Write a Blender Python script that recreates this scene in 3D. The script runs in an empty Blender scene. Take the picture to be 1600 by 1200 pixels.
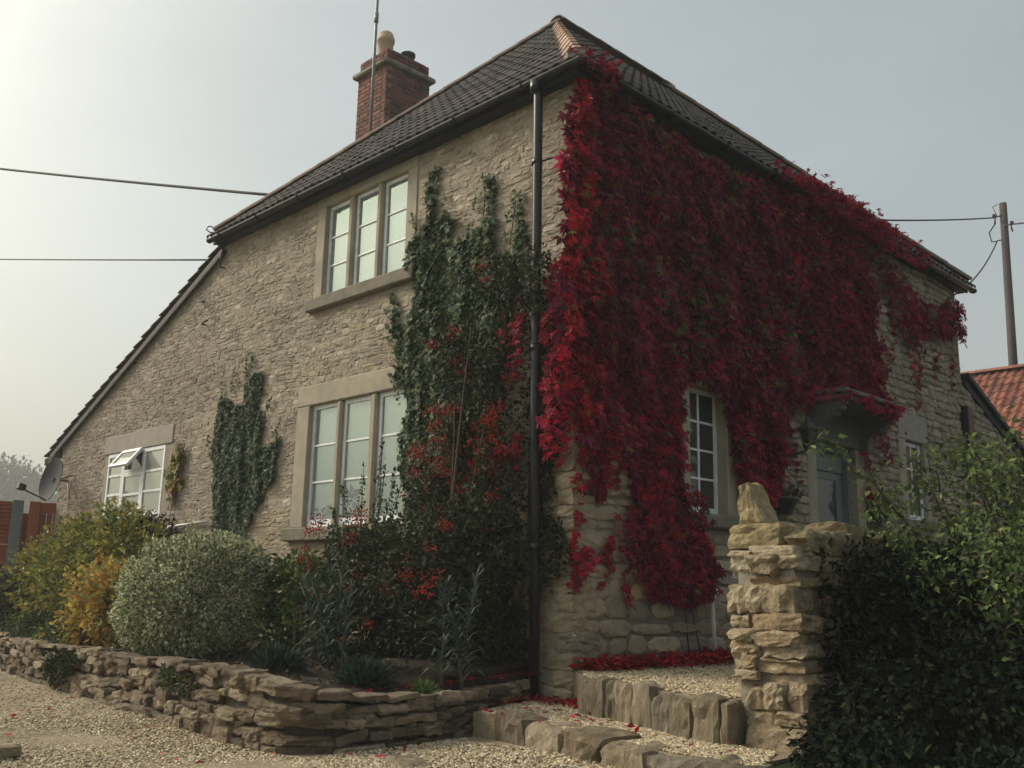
import bpy, math, random
import numpy as np
from mathutils import Vector, Matrix

# ------------------------------------------------------------------ camera, sky, sun, exposure
SC = bpy.context.scene
COL = SC.collection
YAW, PITCH, ROLL = math.radians(45.67), math.radians(11.725), math.radians(1.233)
_f = Vector((-math.sin(YAW) * math.cos(PITCH), math.cos(YAW) * math.cos(PITCH), math.sin(PITCH)))
_r = _f.cross(Vector((0, 0, 1))).normalized()
_u = _r.cross(_f)
_r2 = _r * math.cos(ROLL) + _u * math.sin(ROLL)
_u2 = -_r * math.sin(ROLL) + _u * math.cos(ROLL)
CAM = Vector((5.405, -6.015, 0.91))
cd = bpy.data.cameras.new('camera')
cd.sensor_width = 36.0
cd.lens = 34.106
cd.clip_start = 0.05
cd.clip_end = 2000
co = bpy.data.objects.new('camera', cd)
COL.objects.link(co)
_m = Matrix((_r2, _u2, -_f)).transposed().to_4x4()
_m.translation = CAM
co.matrix_world = _m
SC.camera = co

SUN_AZ = math.radians(243)      # compass bearing of the sun seen from the house, +Y = north, clockwise
SUN_EL = math.radians(36)
world = bpy.data.worlds.new('World')
SC.world = world
world.use_nodes = True
wn, wl = world.node_tree.nodes, world.node_tree.links
for n in list(wn):
    wn.remove(n)
w_out = wn.new('ShaderNodeOutputWorld')
w_bg = wn.new('ShaderNodeBackground')
w_bg.inputs['Strength'].default_value = 0.124
sky = wn.new('ShaderNodeTexSky')
sky.sky_type = 'NISHITA'
sky.sun_disc = False
sky.sun_elevation = SUN_EL
sky.sun_rotation = SUN_AZ
sky.air_density = 1.0
sky.dust_density = 8.0
sky.ozone_density = 1.5
w_hsv = wn.new('ShaderNodeHueSaturation')
w_hsv.inputs['Saturation'].default_value = 0.75
w_mix = wn.new('ShaderNodeMixRGB')          # even cloud layer in front of the clear sky
w_mix.inputs['Fac'].default_value = 0.42
w_mix.inputs['Color2'].default_value = (2.95, 3.25, 3.3, 1)
wl.new(sky.outputs['Color'], w_hsv.inputs['Color'])
w_tint = wn.new('ShaderNodeMixRGB')
w_tint.blend_type = 'MULTIPLY'
w_tint.inputs['Fac'].default_value = 1
w_tint.inputs['Color2'].default_value = (1.06, 1.07, .93, 1)
wl.new(w_hsv.outputs['Color'], w_tint.inputs['Color1'])
w_co = wn.new('ShaderNodeTexCoord')
w_map = wn.new('ShaderNodeMapping')
w_map.inputs['Scale'].default_value = (1, 1, 2.6)
w_no = wn.new('ShaderNodeTexNoise')
w_no.inputs['Scale'].default_value = 1.8
w_no.inputs['Detail'].default_value = 5
w_cr = wn.new('ShaderNodeValToRGB')
w_cr.color_ramp.elements[0].position = .3
w_cr.color_ramp.elements[1].position = .7
w_cr.color_ramp.elements[0].color = (.93, .935, .94, 1)
w_cr.color_ramp.elements[1].color = (1.07, 1.065, 1.06, 1)
w_cl = wn.new('ShaderNodeMixRGB')
w_cl.blend_type = 'MULTIPLY'
w_cl.inputs['Fac'].default_value = 1
wl.new(w_co.outputs['Generated'], w_map.inputs['Vector'])
wl.new(w_map.outputs['Vector'], w_no.inputs['Vector'])
wl.new(w_no.outputs['Fac'], w_cr.inputs['Fac'])
wl.new(w_tint.outputs['Color'], w_mix.inputs['Color1'])
wl.new(w_mix.outputs['Color'], w_cl.inputs['Color1'])
wl.new(w_cr.outputs['Color'], w_cl.inputs['Color2'])
wl.new(w_cl.outputs['Color'], w_bg.inputs['Color'])
wl.new(w_bg.outputs['Background'], w_out.inputs['Surface'])

sd = bpy.data.lights.new('sun', 'SUN')
sd.energy = 1.5
sd.angle = math.radians(14)
sd.color = (1.0, 0.93, 0.80)
so = bpy.data.objects.new('sun', sd)
COL.objects.link(so)
_sd = Vector((math.sin(SUN_AZ) * math.cos(SUN_EL), math.cos(SUN_AZ) * math.cos(SUN_EL), math.sin(SUN_EL)))
so.rotation_euler = _sd.to_track_quat('Z', 'Y').to_euler()
so.location = (-20, -10, 20)

SC.view_settings.view_transform = 'Standard'
SC.view_settings.look = 'None'
SC.view_settings.exposure = 0.55
SC.view_settings.gamma = 1.0

# ------------------------------------------------------------------ helpers
RNG = np.random.default_rng(7)
random.seed(7)


class Geo:
    """collects triangles with a colour for each vertex"""
    def __init__(self):
        self.V, self.T, self.C, self.n = [], [], [], 0

    def add(self, V, T, col=None):
        V = np.asarray(V, float).reshape(-1, 3)
        T = np.asarray(T, int).reshape(-1, 3)
        self.V.append(V)
        self.T.append(T + self.n)
        if col is None:
            col = (1, 1, 1)
        c = np.asarray(col, float)
        if c.ndim == 1:
            c = np.repeat(c[None, :3], len(V), 0)
        self.C.append(c)
        self.n += len(V)
        return self

    def build(self, name, mat, parent=None, kind=None, smooth=False, label=None):
        V = np.concatenate(self.V)
        T = np.concatenate(self.T)
        C = np.concatenate(self.C)
        me = bpy.data.meshes.new(name)
        me.from_pydata(V.tolist(), [], T.tolist())
        a = me.color_attributes.new('Col', 'FLOAT_COLOR', 'POINT')
        rgba = np.ones((len(V), 4), np.float32)
        rgba[:, :3] = C
        a.data.foreach_set('color', rgba.ravel())
        if smooth:
            me.polygons.foreach_set('use_smooth', np.ones(len(T), bool))
        me.materials.append(M[mat] if isinstance(mat, str) else mat)
        me.update()
        return link(name, me, parent, kind, label)


def link(name, me, parent=None, kind=None, label=None):
    o = bpy.data.objects.new(name, me)
    COL.objects.link(o)
    if parent is not None:
        o.parent = parent
        if parent.type == 'EMPTY' and parent.parent is None:
            o.matrix_parent_inverse = Matrix.Translation(parent.location).inverted()
        elif parent.parent is not None and parent.parent.type == 'EMPTY':
            pass
    if kind:
        o['kind'] = kind
    if label:
        o['label'] = label
    return o


def thing(name, label, cat, loc=(0, 0, 0), group=None):
    o = bpy.data.objects.new(name, None)
    o.empty_display_size = 0.2
    o.location = loc
    COL.objects.link(o)
    o['label'] = label
    o['category'] = cat
    if group:
        o['group'] = group
    return o


def holder(name, parent):
    """an empty part that carries sub-parts, at the thing's own origin"""
    o = bpy.data.objects.new(name, None)
    o.empty_display_size = 0.1
    COL.objects.link(o)
    o.parent = parent
    o.matrix_parent_inverse = Matrix.Translation(parent.location).inverted()
    return o


def tag(o, label, cat, group=None):
    o['label'] = label
    o['category'] = cat
    if group:
        o['group'] = group
    return o


def frame(origin, ux, uy, uz, V):
    V = np.asarray(V, float)
    return np.asarray(origin, float) + V[:, :1] * np.asarray(ux, float) + V[:, 1:2] * np.asarray(uy, float) + V[:, 2:3] * np.asarray(uz, float)


def quads(Q):
    T = []
    for q in Q:
        for i in range(1, len(q) - 1):
            T.append((q[0], q[i], q[i + 1]))
    return T


_BOXQ = [(0, 3, 2, 1), (4, 5, 6, 7), (0, 1, 5, 4), (1, 2, 6, 5), (2, 3, 7, 6), (3, 0, 4, 7)]


def box_vt(x0, x1, y0, y1, z0, z1):
    V = [(x0, y0, z0), (x1, y0, z0), (x1, y1, z0), (x0, y1, z0), (x0, y0, z1), (x1, y0, z1), (x1, y1, z1), (x0, y1, z1)]
    return np.array(V, float), quads(_BOXQ)


def cbox_vt(x0, x1, y0, y1, z0, z1, c=0.01):
    """box with chamfered edges"""
    c = min(c, (x1 - x0) * .45, (y1 - y0) * .45, (z1 - z0) * .45)
    V = []
    idx = {}
    for i, X in enumerate((x0, x1)):
        for j, Y in enumerate((y0, y1)):
            for k, Z in enumerate((z0, z1)):
                sx, sy, sz = (c if i == 0 else -c), (c if j == 0 else -c), (c if k == 0 else -c)
                for a, p in enumerate(((X, Y + sy, Z + sz), (X + sx, Y, Z + sz), (X + sx, Y + sy, Z))):
                    idx[i, j, k, a] = len(V)
                    V.append(p)
    Q = []
    I = idx
    for i in (0, 1):
        q = [I[i, 0, 0, 0], I[i, 1, 0, 0], I[i, 1, 1, 0], I[i, 0, 1, 0]]
        Q.append(q if i else q[::-1])
        q = [I[0, i, 0, 1], I[1, i, 0, 1], I[1, i, 1, 1], I[0, i, 1, 1]]
        Q.append(q[::-1] if i else q)
        q = [I[0, 0, i, 2], I[1, 0, i, 2], I[1, 1, i, 2], I[0, 1, i, 2]]
        Q.append(q if i else q[::-1])
    for i in (0, 1):
        for j in (0, 1):
            Q.append([I[i, j, 0, 0], I[i, j, 1, 0], I[i, j, 1, 1], I[i, j, 0, 1]])
            Q.append([I[i, 0, j, 0], I[i, 1, j, 0], I[i, 1, j, 2], I[i, 0, j, 2]])
            Q.append([I[0, i, j, 1], I[1, i, j, 1], I[1, i, j, 2], I[0, i, j, 2]])
    for i in (0, 1):
        for j in (0, 1):
            for k in (0, 1):
                Q.append([I[i, j, k, 0], I[i, j, k, 1], I[i, j, k, 2]])
    return np.array(V, float), quads(Q)


def box(name, mat, parent, x0, x1, y0, y1, z0, z1, c=0.0, col=(1, 1, 1), kind=None, label=None):
    V, T = cbox_vt(x0, x1, y0, y1, z0, z1, c) if c else box_vt(x0, x1, y0, y1, z0, z1)
    return Geo().add(V, T, col).build(name, mat, parent, kind, label=label)


def tube_vt(path, r, n=8, cap=True):
    P = [Vector(p) for p in path]
    rs = list(r) if hasattr(r, '__len__') else [r] * len(P)
    V, T = [], []
    t0 = (P[1] - P[0]).normalized()
    a = t0.orthogonal().normalized()
    for i, p in enumerate(P):
        if i == 0:
            t = t0
        elif i == len(P) - 1:
            t = (P[i] - P[i - 1]).normalized()
        else:
            t = ((P[i + 1] - P[i]).normalized() + (P[i] - P[i - 1]).normalized()).normalized()
        a = (a - t * a.dot(t)).normalized()
        b = t.cross(a)
        for k in range(n):
            w = 2 * math.pi * k / n
            V.append(p + (a * math.cos(w) + b * math.sin(w)) * rs[i])
    for i in range(len(P) - 1):
        for k in range(n):
            k2 = (k + 1) % n
            T += [(i * n + k, i * n + k2, (i + 1) * n + k2), (i * n + k, (i + 1) * n + k2, (i + 1) * n + k)]
    if cap:
        for k in range(1, n - 1):
            T.append((0, k + 1, k))
            o = (len(P) - 1) * n
            T.append((o, o + k, o + k + 1))
    return np.array([tuple(v) for v in V]), T


def tube(name, mat, parent, path, r, n=8, col=(1, 1, 1), kind=None):
    return Geo().add(*tube_vt(path, r, n), col).build(name, mat, parent, kind, smooth=True)


def lathe_vt(prof, n, c):
    V, T = [], []
    for (r, z) in prof:
        for k in range(n):
            w = 2 * math.pi * k / n
            V.append((c[0] + r * math.cos(w), c[1] + r * math.sin(w), c[2] + z))
    for i in range(len(prof) - 1):
        for k in range(n):
            k2 = (k + 1) % n
            T += [(i * n + k, i * n + k2, (i + 1) * n + k2), (i * n + k, (i + 1) * n + k2, (i + 1) * n + k)]
    return np.array(V, float), T


def prism_vt(poly, origin, ux, uy, uz, d):
    """a flat outline (counter-clockwise, may be concave) given a thickness d along uz"""
    import mathutils
    n = len(poly)
    V = [(p[0], p[1], 0) for p in poly] + [(p[0], p[1], d) for p in poly]
    tri = mathutils.geometry.tessellate_polygon([[Vector((p[0], p[1], 0)) for p in poly]])
    T = [(t[0], t[2], t[1]) for t in tri] + [(t[0] + n, t[1] + n, t[2] + n) for t in tri]
    for i in range(n):
        j = (i + 1) % n
        T += [(i, j, j + n), (i, j + n, i + n)]
    return frame(origin, ux, uy, uz, V), T


_CS = {}


def rock_vt(w, h, d, rng, sq=0.62, jit=0.1, n=6):
    """a rough squarish stone centred on the origin, edges worn round, faces broken; sq near 1 = sharper"""
    if n not in _CS:
        st = np.linspace(-1, 1, n)
        V, idx = [], {}
        for i in range(n):
            for j in range(n):
                for k in range(n):
                    if i in (0, n - 1) or j in (0, n - 1) or k in (0, n - 1):
                        idx[i, j, k] = len(V)
                        V.append((st[i], st[j], st[k]))
        Q = []
        for s in (0, n - 1):
            for a in range(n - 1):
                for b in range(n - 1):
                    q = [(s, a, b), (s, a + 1, b), (s, a + 1, b + 1), (s, a, b + 1)]
                    Q.append([idx[p] for p in (q if s else q[::-1])])
                    q = [(a, s, b), (a + 1, s, b), (a + 1, s, b + 1), (a, s, b + 1)]
                    Q.append([idx[p] for p in (q[::-1] if s else q)])
                    q = [(a, b, s), (a + 1, b, s), (a + 1, b + 1, s), (a, b + 1, s)]
                    Q.append([idx[p] for p in (q if s else q[::-1])])
        _CS[n] = (np.array(V, float), quads(Q))
    V, T = _CS[n]
    p = 3.0 + 9.0 * sq
    R = V / (np.abs(V) ** p).sum(1, keepdims=True) ** (1 / p) * (1.0 + .06 * (1 - sq))
    f = np.zeros_like(R)
    for _ in range(4):
        q = rng.normal(0, 1, 3)
        f += np.sin((R @ q) * 1.5 + rng.uniform(0, 6.3))[:, None] * rng.normal(0, 1, 3)
    P = (R + f * jit * .42) * np.array([w, h, d]) * 0.5
    s = np.zeros(len(P))
    for amp, fr in ((1.1, 9.0), (.9, 22.0), (.7, 48.0)):
        for _ in range(3):
            q = rng.normal(0, 1, 3)
            s += amp * np.sin((P @ (q / np.linalg.norm(q))) * fr * 2 * math.pi * rng.uniform(.6, 1.3) + rng.uniform(0, 6.3))
    m = min(w, h, d)
    return P + norm(R) * (s * min(.0035, .03 * m) + rng.normal(0, min(.004, .03 * m), len(P)))[:, None], T


def pillow_vt(w, h, d, rng, back=0.03):
    """a wall stone: rough rounded outline, proud of the mortar by d; 40 triangles"""
    a, b = w / 2, h / 2
    base = np.array([(-a, -b * .45), (-a * .62, -b), (a * .62, -b), (a, -b * .45), (a, b * .45), (a * .62, b), (-a * .62, b), (-a, b * .45)])
    base = base * (1 + rng.normal(0, .12, base.shape)) + rng.normal(0, .004, base.shape)
    V = []
    for (sc, dep) in ((1.0, -back), (1.0, d * .35), (.74, d)):
        for p in base:
            V.append((p[0] * sc, p[1] * sc, dep + (rng.normal(0, .0028) if sc < 1 else 0)))
    V.append((rng.normal(0, a * .15), rng.normal(0, b * .15), d + rng.normal(0, .0025)))
    T = []
    for r in (0, 1):
        for k in range(8):
            k2 = (k + 1) % 8
            i, j = r * 8 + k, r * 8 + k2
            T += [(i, j, j + 8), (i, j + 8, i + 8)]
    for k in range(8):
        T.append((16 + k, 16 + (k + 1) % 8, 24))
    return np.array(V), T


def noise2(x, y, seed, freq=1.0, octaves=3):
    r = np.random.default_rng(seed)
    out = np.zeros_like(np.asarray(x, float))
    amp, tot = 1.0, 0.0
    for o in range(octaves):
        for _ in range(4):
            ang = r.uniform(0, 2 * math.pi)
            k = freq * (2 ** o) * r.uniform(.7, 1.4)
            out = out + amp * np.sin((x * math.cos(ang) + y * math.sin(ang)) * k * 2 * math.pi + r.uniform(0, 6.28))
        tot += amp * 2.0
        amp *= .55
    return out / tot


def in_poly(P, poly):
    x, y = P[:, 0], P[:, 1]
    ins = np.zeros(len(P), bool)
    n = len(poly)
    j = n - 1
    for i in range(n):
        xi, yi = poly[i]
        xj, yj = poly[j]
        c = ((yi > y) != (yj > y)) & (x < (xj - xi) * (y - yi) / (yj - yi + 1e-12) + xi)
        ins ^= c
        j = i
    return ins


def poly_area(poly):
    a = 0
    for i in range(len(poly)):
        x0, y0 = poly[i]
        x1, y1 = poly[(i + 1) % len(poly)]
        a += x0 * y1 - x1 * y0
    return abs(a) / 2


def scatter(poly, dens, rng, rag=0.05, seed=3):
    """random points inside an outline whose edge is roughened by rag metres"""
    p = np.array(poly)
    lo, hi = p.min(0) - rag, p.max(0) + rag
    n = int(dens * (hi - lo).prod())
    P = rng.uniform(lo, hi, (n, 2))
    Q = P + np.stack([noise2(P[:, 0], P[:, 1], seed, 2.2), noise2(P[:, 0], P[:, 1], seed + 1, 2.2)], 1) * rag * 1.6 + rng.normal(0, rag * .35, P.shape)
    return P[in_poly(Q, poly)]


def norm(a):
    return a / (np.linalg.norm(a, axis=1, keepdims=True) + 1e-9)


def leaves(geo, tmpl, pos, tip, nrm, size, col):
    """many copies of a small leaf: tip = the way its point looks, nrm = the way its face looks"""
    TV, TT = tmpl
    n, k = len(pos), len(TV)
    Y = norm(np.asarray(tip, float))
    N = np.asarray(nrm, float)
    N = norm(N - Y * (N * Y).sum(1, keepdims=True))
    X = np.cross(Y, N)
    s = np.broadcast_to(np.asarray(size, float), (n,))[:, None, None]
    V = pos[:, None, :] + s * (TV[None, :, 0:1] * X[:, None, :] + TV[None, :, 1:2] * Y[:, None, :] + TV[None, :, 2:3] * N[:, None, :])
    T = (np.asarray(TT)[None] + (np.arange(n) * k)[:, None, None])
    C = np.repeat(np.asarray(col, float)[:, None, :], k, 1)
    geo.add(V.reshape(-1, 3), T.reshape(-1, 3), C.reshape(-1, 3))


def pick(cols, weights, n, rng, jit=0.18):
    w = np.array(weights, float)
    i = rng.choice(len(cols), n, p=w / w.sum())
    c = np.array(cols)[i]
    return np.clip(c * (1 + rng.normal(0, jit, (n, 1))), 0.003, 0.9)


# leaf shapes (x across, y towards the tip, z out of the face)
LEAF = (np.array([(0, 0, 0), (-.27, .42, .05), (0, 1, -.04), (.27, .42, .05), (0, .45, -.03)], float), [(0, 4, 1), (1, 4, 2), (0, 3, 4), (4, 3, 2)])
IVY = (np.array([(0, 0, 0), (-.42, -.06, .04), (-.55, .34, -.02), (-.27, .48, .05), (0, .98, -.05), (.27, .48, .05), (.55, .34, -.02), (.42, -.06, .04)], float),
       [(0, 2, 1), (0, 3, 2), (0, 4, 3), (0, 5, 4), (0, 6, 5), (0, 7, 6)])


def _creeper_leaf():
    V, T = [], []
    for ang, ln in ((0, 1.0), (.62, .9), (-.62, .9), (1.35, .68), (-1.35, .68)):
        c, s = math.cos(ang), math.sin(ang)
        b = len(V)
        for (x, y, z) in ((0, .05, 0), (-.17, .5, .05), (0, 1, -.10), (.17, .5, .05)):
            x, y = x * ln, y * ln
            V.append((x * c + y * s, -x * s + y * c, z * ln - .12 * abs(ang) * y))
        T += [(b, b + 2, b + 1), (b, b + 3, b + 2)]
    return np.array(V) * .62, T


CREEPER = _creeper_leaf()
STRAP = (np.array([(-.04, 0, 0), (.04, 0, 0), (-.05, .35, .16), (.05, .35, .16), (-.04, .72, .17), (.04, .72, .17), (0, 1.0, .02)], float),
         [(0, 1, 3), (0, 3, 2), (2, 3, 5), (2, 5, 4), (4, 5, 6)])
SPRIG = (np.array([(0, 0, 0), (-.10, .5, .02), (0, 1, 0), (.10, .5, .02)], float), [(0, 2, 1), (0, 3, 2)])
OCT = (np.array([(1, 0, 0), (-1, 0, 0), (0, 1, 0), (0, -1, 0), (0, 0, 1), (0, 0, -1)], float) * .5,
       [(0, 2, 4), (2, 1, 4), (1, 3, 4), (3, 0, 4), (2, 0, 5), (1, 2, 5), (3, 1, 5), (0, 3, 5)])


def blobs(n, spec, rng, shell=.45, seed=1, rough=.16):
    """points in the outer skin of a group of lumps (cx,cy,cz,rx,ry,rz), with outward directions"""
    S = np.array(spec, float)
    w = (S[:, 3] * S[:, 4] + S[:, 4] * S[:, 5] + S[:, 3] * S[:, 5])
    i = rng.choice(len(S), n, p=w / w.sum())
    D = norm(rng.normal(0, 1, (n, 3)))
    r = 1 - shell * rng.random(n) ** 1.6
    bump = 1 + rough * noise2(D[:, 0] * 1.3 + i * 3.1, D[:, 2] * 1.3 + D[:, 1], seed, 1.0)
    P = S[i, :3] + D * S[i, 3:6] * (r * bump)[:, None]
    keep = np.ones(n, bool)
    for j in range(len(S)):
        q = (P - S[j, :3]) / S[j, 3:6]
        keep &= ~(((q ** 2).sum(1) < (1 - shell) ** 2) & (i != j))
    return P[keep], norm(D[keep] / S[i[keep], 3:6])


# ------------------------------------------------------------------ materials
M = {}


def _new(name):
    m = bpy.data.materials.new(name)
    m.use_nodes = True
    nt = m.node_tree
    b = nt.nodes['Principled BSDF']
    M[name] = m
    return m, nt, b


def surf(name, c1, c2=None, scale=6.0, rough=.85, bump=0.0, bscale=40.0, attr=False, spec=.3, metallic=0.0, detail=6.0, stretch=(1, 1, 1), c3=None, s3=1.3):
    """a surface whose colour wanders between c1 and c2 (times the piece's own colour when attr is set)"""
    m, nt, b = _new(name)
    N, L = nt.nodes, nt.links
    b.inputs['Roughness'].default_value = rough
    b.inputs['Specular IOR Level'].default_value = spec
    b.inputs['Metallic'].default_value = metallic
    tc = N.new('ShaderNodeNewGeometry')
    mp = N.new('ShaderNodeMapping')
    mp.inputs['Scale'].default_value = stretch
    L.new(tc.outputs['Position'], mp.inputs['Vector'])
    no = N.new('ShaderNodeTexNoise')
    no.inputs['Scale'].default_value = scale
    no.inputs['Detail'].default_value = detail
    no.inputs['Roughness'].default_value = .65
    L.new(mp.outputs['Vector'], no.inputs['Vector'])
    rp = N.new('ShaderNodeValToRGB')
    rp.color_ramp.elements[0].position = .32
    rp.color_ramp.elements[1].position = .68
    rp.color_ramp.elements[0].color = (*c1, 1)
    rp.color_ramp.elements[1].color = (*(c2 or c1), 1)
    L.new(no.outputs['Fac'], rp.inputs['Fac'])
    src = rp.outputs['Color']
    if c3:
        n3 = N.new('ShaderNodeTexNoise')
        n3.inputs['Scale'].default_value = s3
        n3.inputs['Detail'].default_value = 5
        L.new(mp.outputs['Vector'], n3.inputs['Vector'])
        r3 = N.new('ShaderNodeValToRGB')
        r3.color_ramp.elements[0].position = .5
        r3.color_ramp.elements[1].position = .68
        L.new(n3.outputs['Fac'], r3.inputs['Fac'])
        mx = N.new('ShaderNodeMixRGB')
        mx.inputs['Color2'].default_value = (*c3, 1)
        L.new(r3.outputs['Color'], mx.inputs['Fac'])
        L.new(src, mx.inputs['Color1'])
        src = mx.outputs['Color']
    if attr:
        at = N.new('ShaderNodeAttribute')
        at.attribute_name = 'Col'
        mu = N.new('ShaderNodeMixRGB')
        mu.blend_type = 'MULTIPLY'
        mu.inputs['Fac'].default_value = 1
        L.new(src, mu.inputs['Color1'])
        L.new(at.outputs['Color'], mu.inputs['Color2'])
        src = mu.outputs['Color']
    L.new(src, b.inputs['Base Color'])
    if bump:
        nb = N.new('ShaderNodeTexNoise')
        nb.inputs['Scale'].default_value = bscale
        nb.inputs['Detail'].default_value = 8
        nb.inputs['Roughness'].default_value = .7
        L.new(mp.outputs['Vector'], nb.inputs['Vector'])
        bp = N.new('ShaderNodeBump')
        bp.inputs['Strength'].default_value = 1.0
        bp.inputs['Distance'].default_value = bump
        L.new(nb.outputs['Fac'], bp.inputs['Height'])
        L.new(bp.outputs['Normal'], b.inputs['Normal'])
    return m


def leafmat(name, rough=.5, trans=.28, spec=.35):
    m, nt, b = _new(name)
    N, L = nt.nodes, nt.links
    at = N.new('ShaderNodeAttribute')
    at.attribute_name = 'Col'
    b.inputs['Roughness'].default_value = rough
    b.inputs['Specular IOR Level'].default_value = spec
    L.new(at.outputs['Color'], b.inputs['Base Color'])
    tr = N.new('ShaderNodeBsdfTranslucent')
    L.new(at.outputs['Color'], tr.inputs['Color'])
    mx = N.new('ShaderNodeMixShader')
    mx.inputs['Fac'].default_value = trans
    L.new(b.outputs['BSDF'], mx.inputs[1])
    L.new(tr.outputs['BSDF'], mx.inputs[2])
    L.new(mx.outputs['Shader'], N['Material Output'].inputs['Surface'])
    return m


def glassmat(name, refl, tint, base):
    """a window pane: sky mirrored over a dim room or a blind"""
    m, nt, b = _new(name)
    N, L = nt.nodes, nt.links
    b.inputs['Base Color'].default_value = (*base, 1)
    b.inputs['Roughness'].default_value = .6
    gl = N.new('ShaderNodeBsdfGlossy')
    gl.inputs['Roughness'].default_value = .015
    gl.inputs['Color'].default_value = (*tint, 1)
    lw = N.new('ShaderNodeFresnel')
    lw.inputs['IOR'].default_value = refl
    mx = N.new('ShaderNodeMixShader')
    L.new(lw.outputs['Fac'], mx.inputs['Fac'])
    L.new(b.outputs['BSDF'], mx.inputs[1])
    L.new(gl.outputs['BSDF'], mx.inputs[2])
    L.new(mx.outputs['Shader'], N['Material Output'].inputs['Surface'])
    return m


surf('rubble', (.78, .77, .75), (1.18, 1.16, 1.14), 17, .94, .016, 34, attr=True, c3=(.78, .77, .76), s3=2.3)
surf('mortar', (.30, .26, .205), (.40, .35, .285), 16, .95, .022, 32, c3=(.27, .235, .19), s3=1.1)
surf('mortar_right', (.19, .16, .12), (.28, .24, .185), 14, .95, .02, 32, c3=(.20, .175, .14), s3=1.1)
surf('mortar_dark', (.06, .052, .042), (.11, .095, .072), 12, .95, .02, 30)
surf('dressed', (.30, .26, .195), (.41, .36, .275), 5, .85, .004, 60, c3=(.27, .245, .20), s3=1.7)
surf('sill_stone', (.15, .135, .11), (.25, .22, .17), 9, .9, .005, 70, c3=(.13, .14, .08), s3=3)
surf('render_patch', (.27, .24, .21), (.35, .31, .28), 8, .9, .004, 60)
surf('garden_stone', (.58, .55, .51), (1.3, 1.26, 1.2), 20, .92, .05, 24, attr=True, c3=(.55, .56, .44), s3=5)
surf('pillar_stone', (.62, .58, .50), (1.3, 1.27, 1.22), 20, .92, .06, 22, attr=True, c3=(.6, .57, .5), s3=7)
surf('kerb_stone', (.58, .56, .52), (1.28, 1.25, 1.2), 20, .94, .05, 26, attr=True, stretch=(1, 1, .35), c3=(.5, .5, .44), s3=4)
surf('roof_tile', (.62, .60, .62), (1.25, 1.18, 1.12), 12, .88, .006, 50, attr=True, c3=(.7, .72, .5), s3=4)
surf('hip_tile', (.75, .75, .75), (1.2, 1.15, 1.1), 10, .85, .005, 50, attr=True, c3=(.6, .62, .5), s3=5)
surf('pantile', (.7, .68, .66), (1.25, 1.2, 1.15), 9, .85, .004, 40, attr=True, c3=(.55, .5, .5), s3=2)
surf('brick', (.7, .7, .7), (1.25, 1.2, 1.15), 24, .9, .006, 60, attr=True, c3=(.62, .58, .58), s3=4)
surf('brick_mortar', (.17, .145, .125), (.26, .225, .195), 20, .95, .006, 60)
surf('band_stone', (.20, .185, .16), (.30, .28, .24), 14, .9, .005, 60, c3=(.15, .15, .12), s3=6)
surf('buff_clay', (.48, .36, .24), (.55, .43, .30), 6, .8)
surf('black_clay', (.035, .035, .038), (.06, .06, .06), 6, .8)
surf('black_plastic', (.012, .014, .021), (.018, .020, .029), 6, .32, spec=.5)
surf('soffit_paint', (.020, .022, .032), (.027, .030, .042), 6, .55)
surf('white_paint', (.74, .75, .78), (.82, .83, .85), 7, .45, spec=.5, c3=(.62, .62, .62), s3=9)
surf('white_plastic', (.66, .66, .64), (.75, .75, .73), 7, .4, spec=.5)
surf('door_paint', (.13, .15, .15), (.17, .19, .19), 4, .5, spec=.4)
surf('hood_paint', (.10, .098, .092), (.14, .137, .128), 6, .75, .003, 60)
surf('hood_lead', (.085, .095, .09), (.13, .14, .13), 7, .6)
surf('iron', (.03, .03, .032), (.05, .045, .04), 20, .6, spec=.4)
surf('galvanised', (.20, .21, .22), (.28, .29, .30), 14, .5, metallic=.4)
surf('dish_grey', (.035, .037, .041), (.05, .052, .056), 6, .75)
surf('timber_red', (.21, .058, .036), (.30, .092, .055), 5, .8, .003, 60, stretch=(1, 1, .2))
surf('timber_grey', (.12, .14, .15), (.18, .20, .205), 6, .8, .003, 60, stretch=(1, 1, .2))
surf('pole_wood', (.055, .045, .042), (.085, .07, .064), 5, .85, .004, 50, stretch=(1, 1, .1))
surf('wire', (.03, .03, .032), (.04, .04, .04), 5, .7)
surf('verge_grey', (.11, .105, .10), (.16, .15, .14), 8, .9)
surf('soil', (.018, .013, .010), (.045, .034, .026), 9, .98, .03, 30, c3=(.035, .03, .016), s3=6)
surf('gravel_bed', (.27, .215, .14), (.45, .37, .25), 60, .95, .02, 70, c3=(.20, .16, .11), s3=1.2)
surf('pebble', (.8, .8, .8), (1.15, 1.15, 1.15), 40, .85, attr=True)
surf('field', (.035, .055, .018), (.07, .085, .03), .8, .95, .03, 12)
surf('lawn', (.015, .026, .010), (.03, .05, .016), 5, .95, .03, 40)
surf('bark', (.05, .04, .03), (.10, .08, .06), 18, .95, .006, 60)
surf('twig', (.07, .055, .04), (.13, .10, .07), 18, .9)
leafmat('leaf_red', .55, .24, .18)
leafmat('leaf_green', .62, .25, .22)
leafmat('leaf_matt', .6, .3, .25)
leafmat('leaf_dark', .8, .08, .06)
leafmat('petal', .6, .4, .2)
surf('berry', (.9, .9, .9), (1.1, 1.1, 1.1), 10, .5, attr=True, spec=.15)
glassmat('glass_bright', 3.2, (.40, .50, .475), (.18, .215, .205))
glassmat('glass_dim', 1.5, (.9, .93, .93), (.018, .02, .02))
glassmat('glass_left', 2.1, (.80, .86, .80), (.20, .21, .19))

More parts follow.
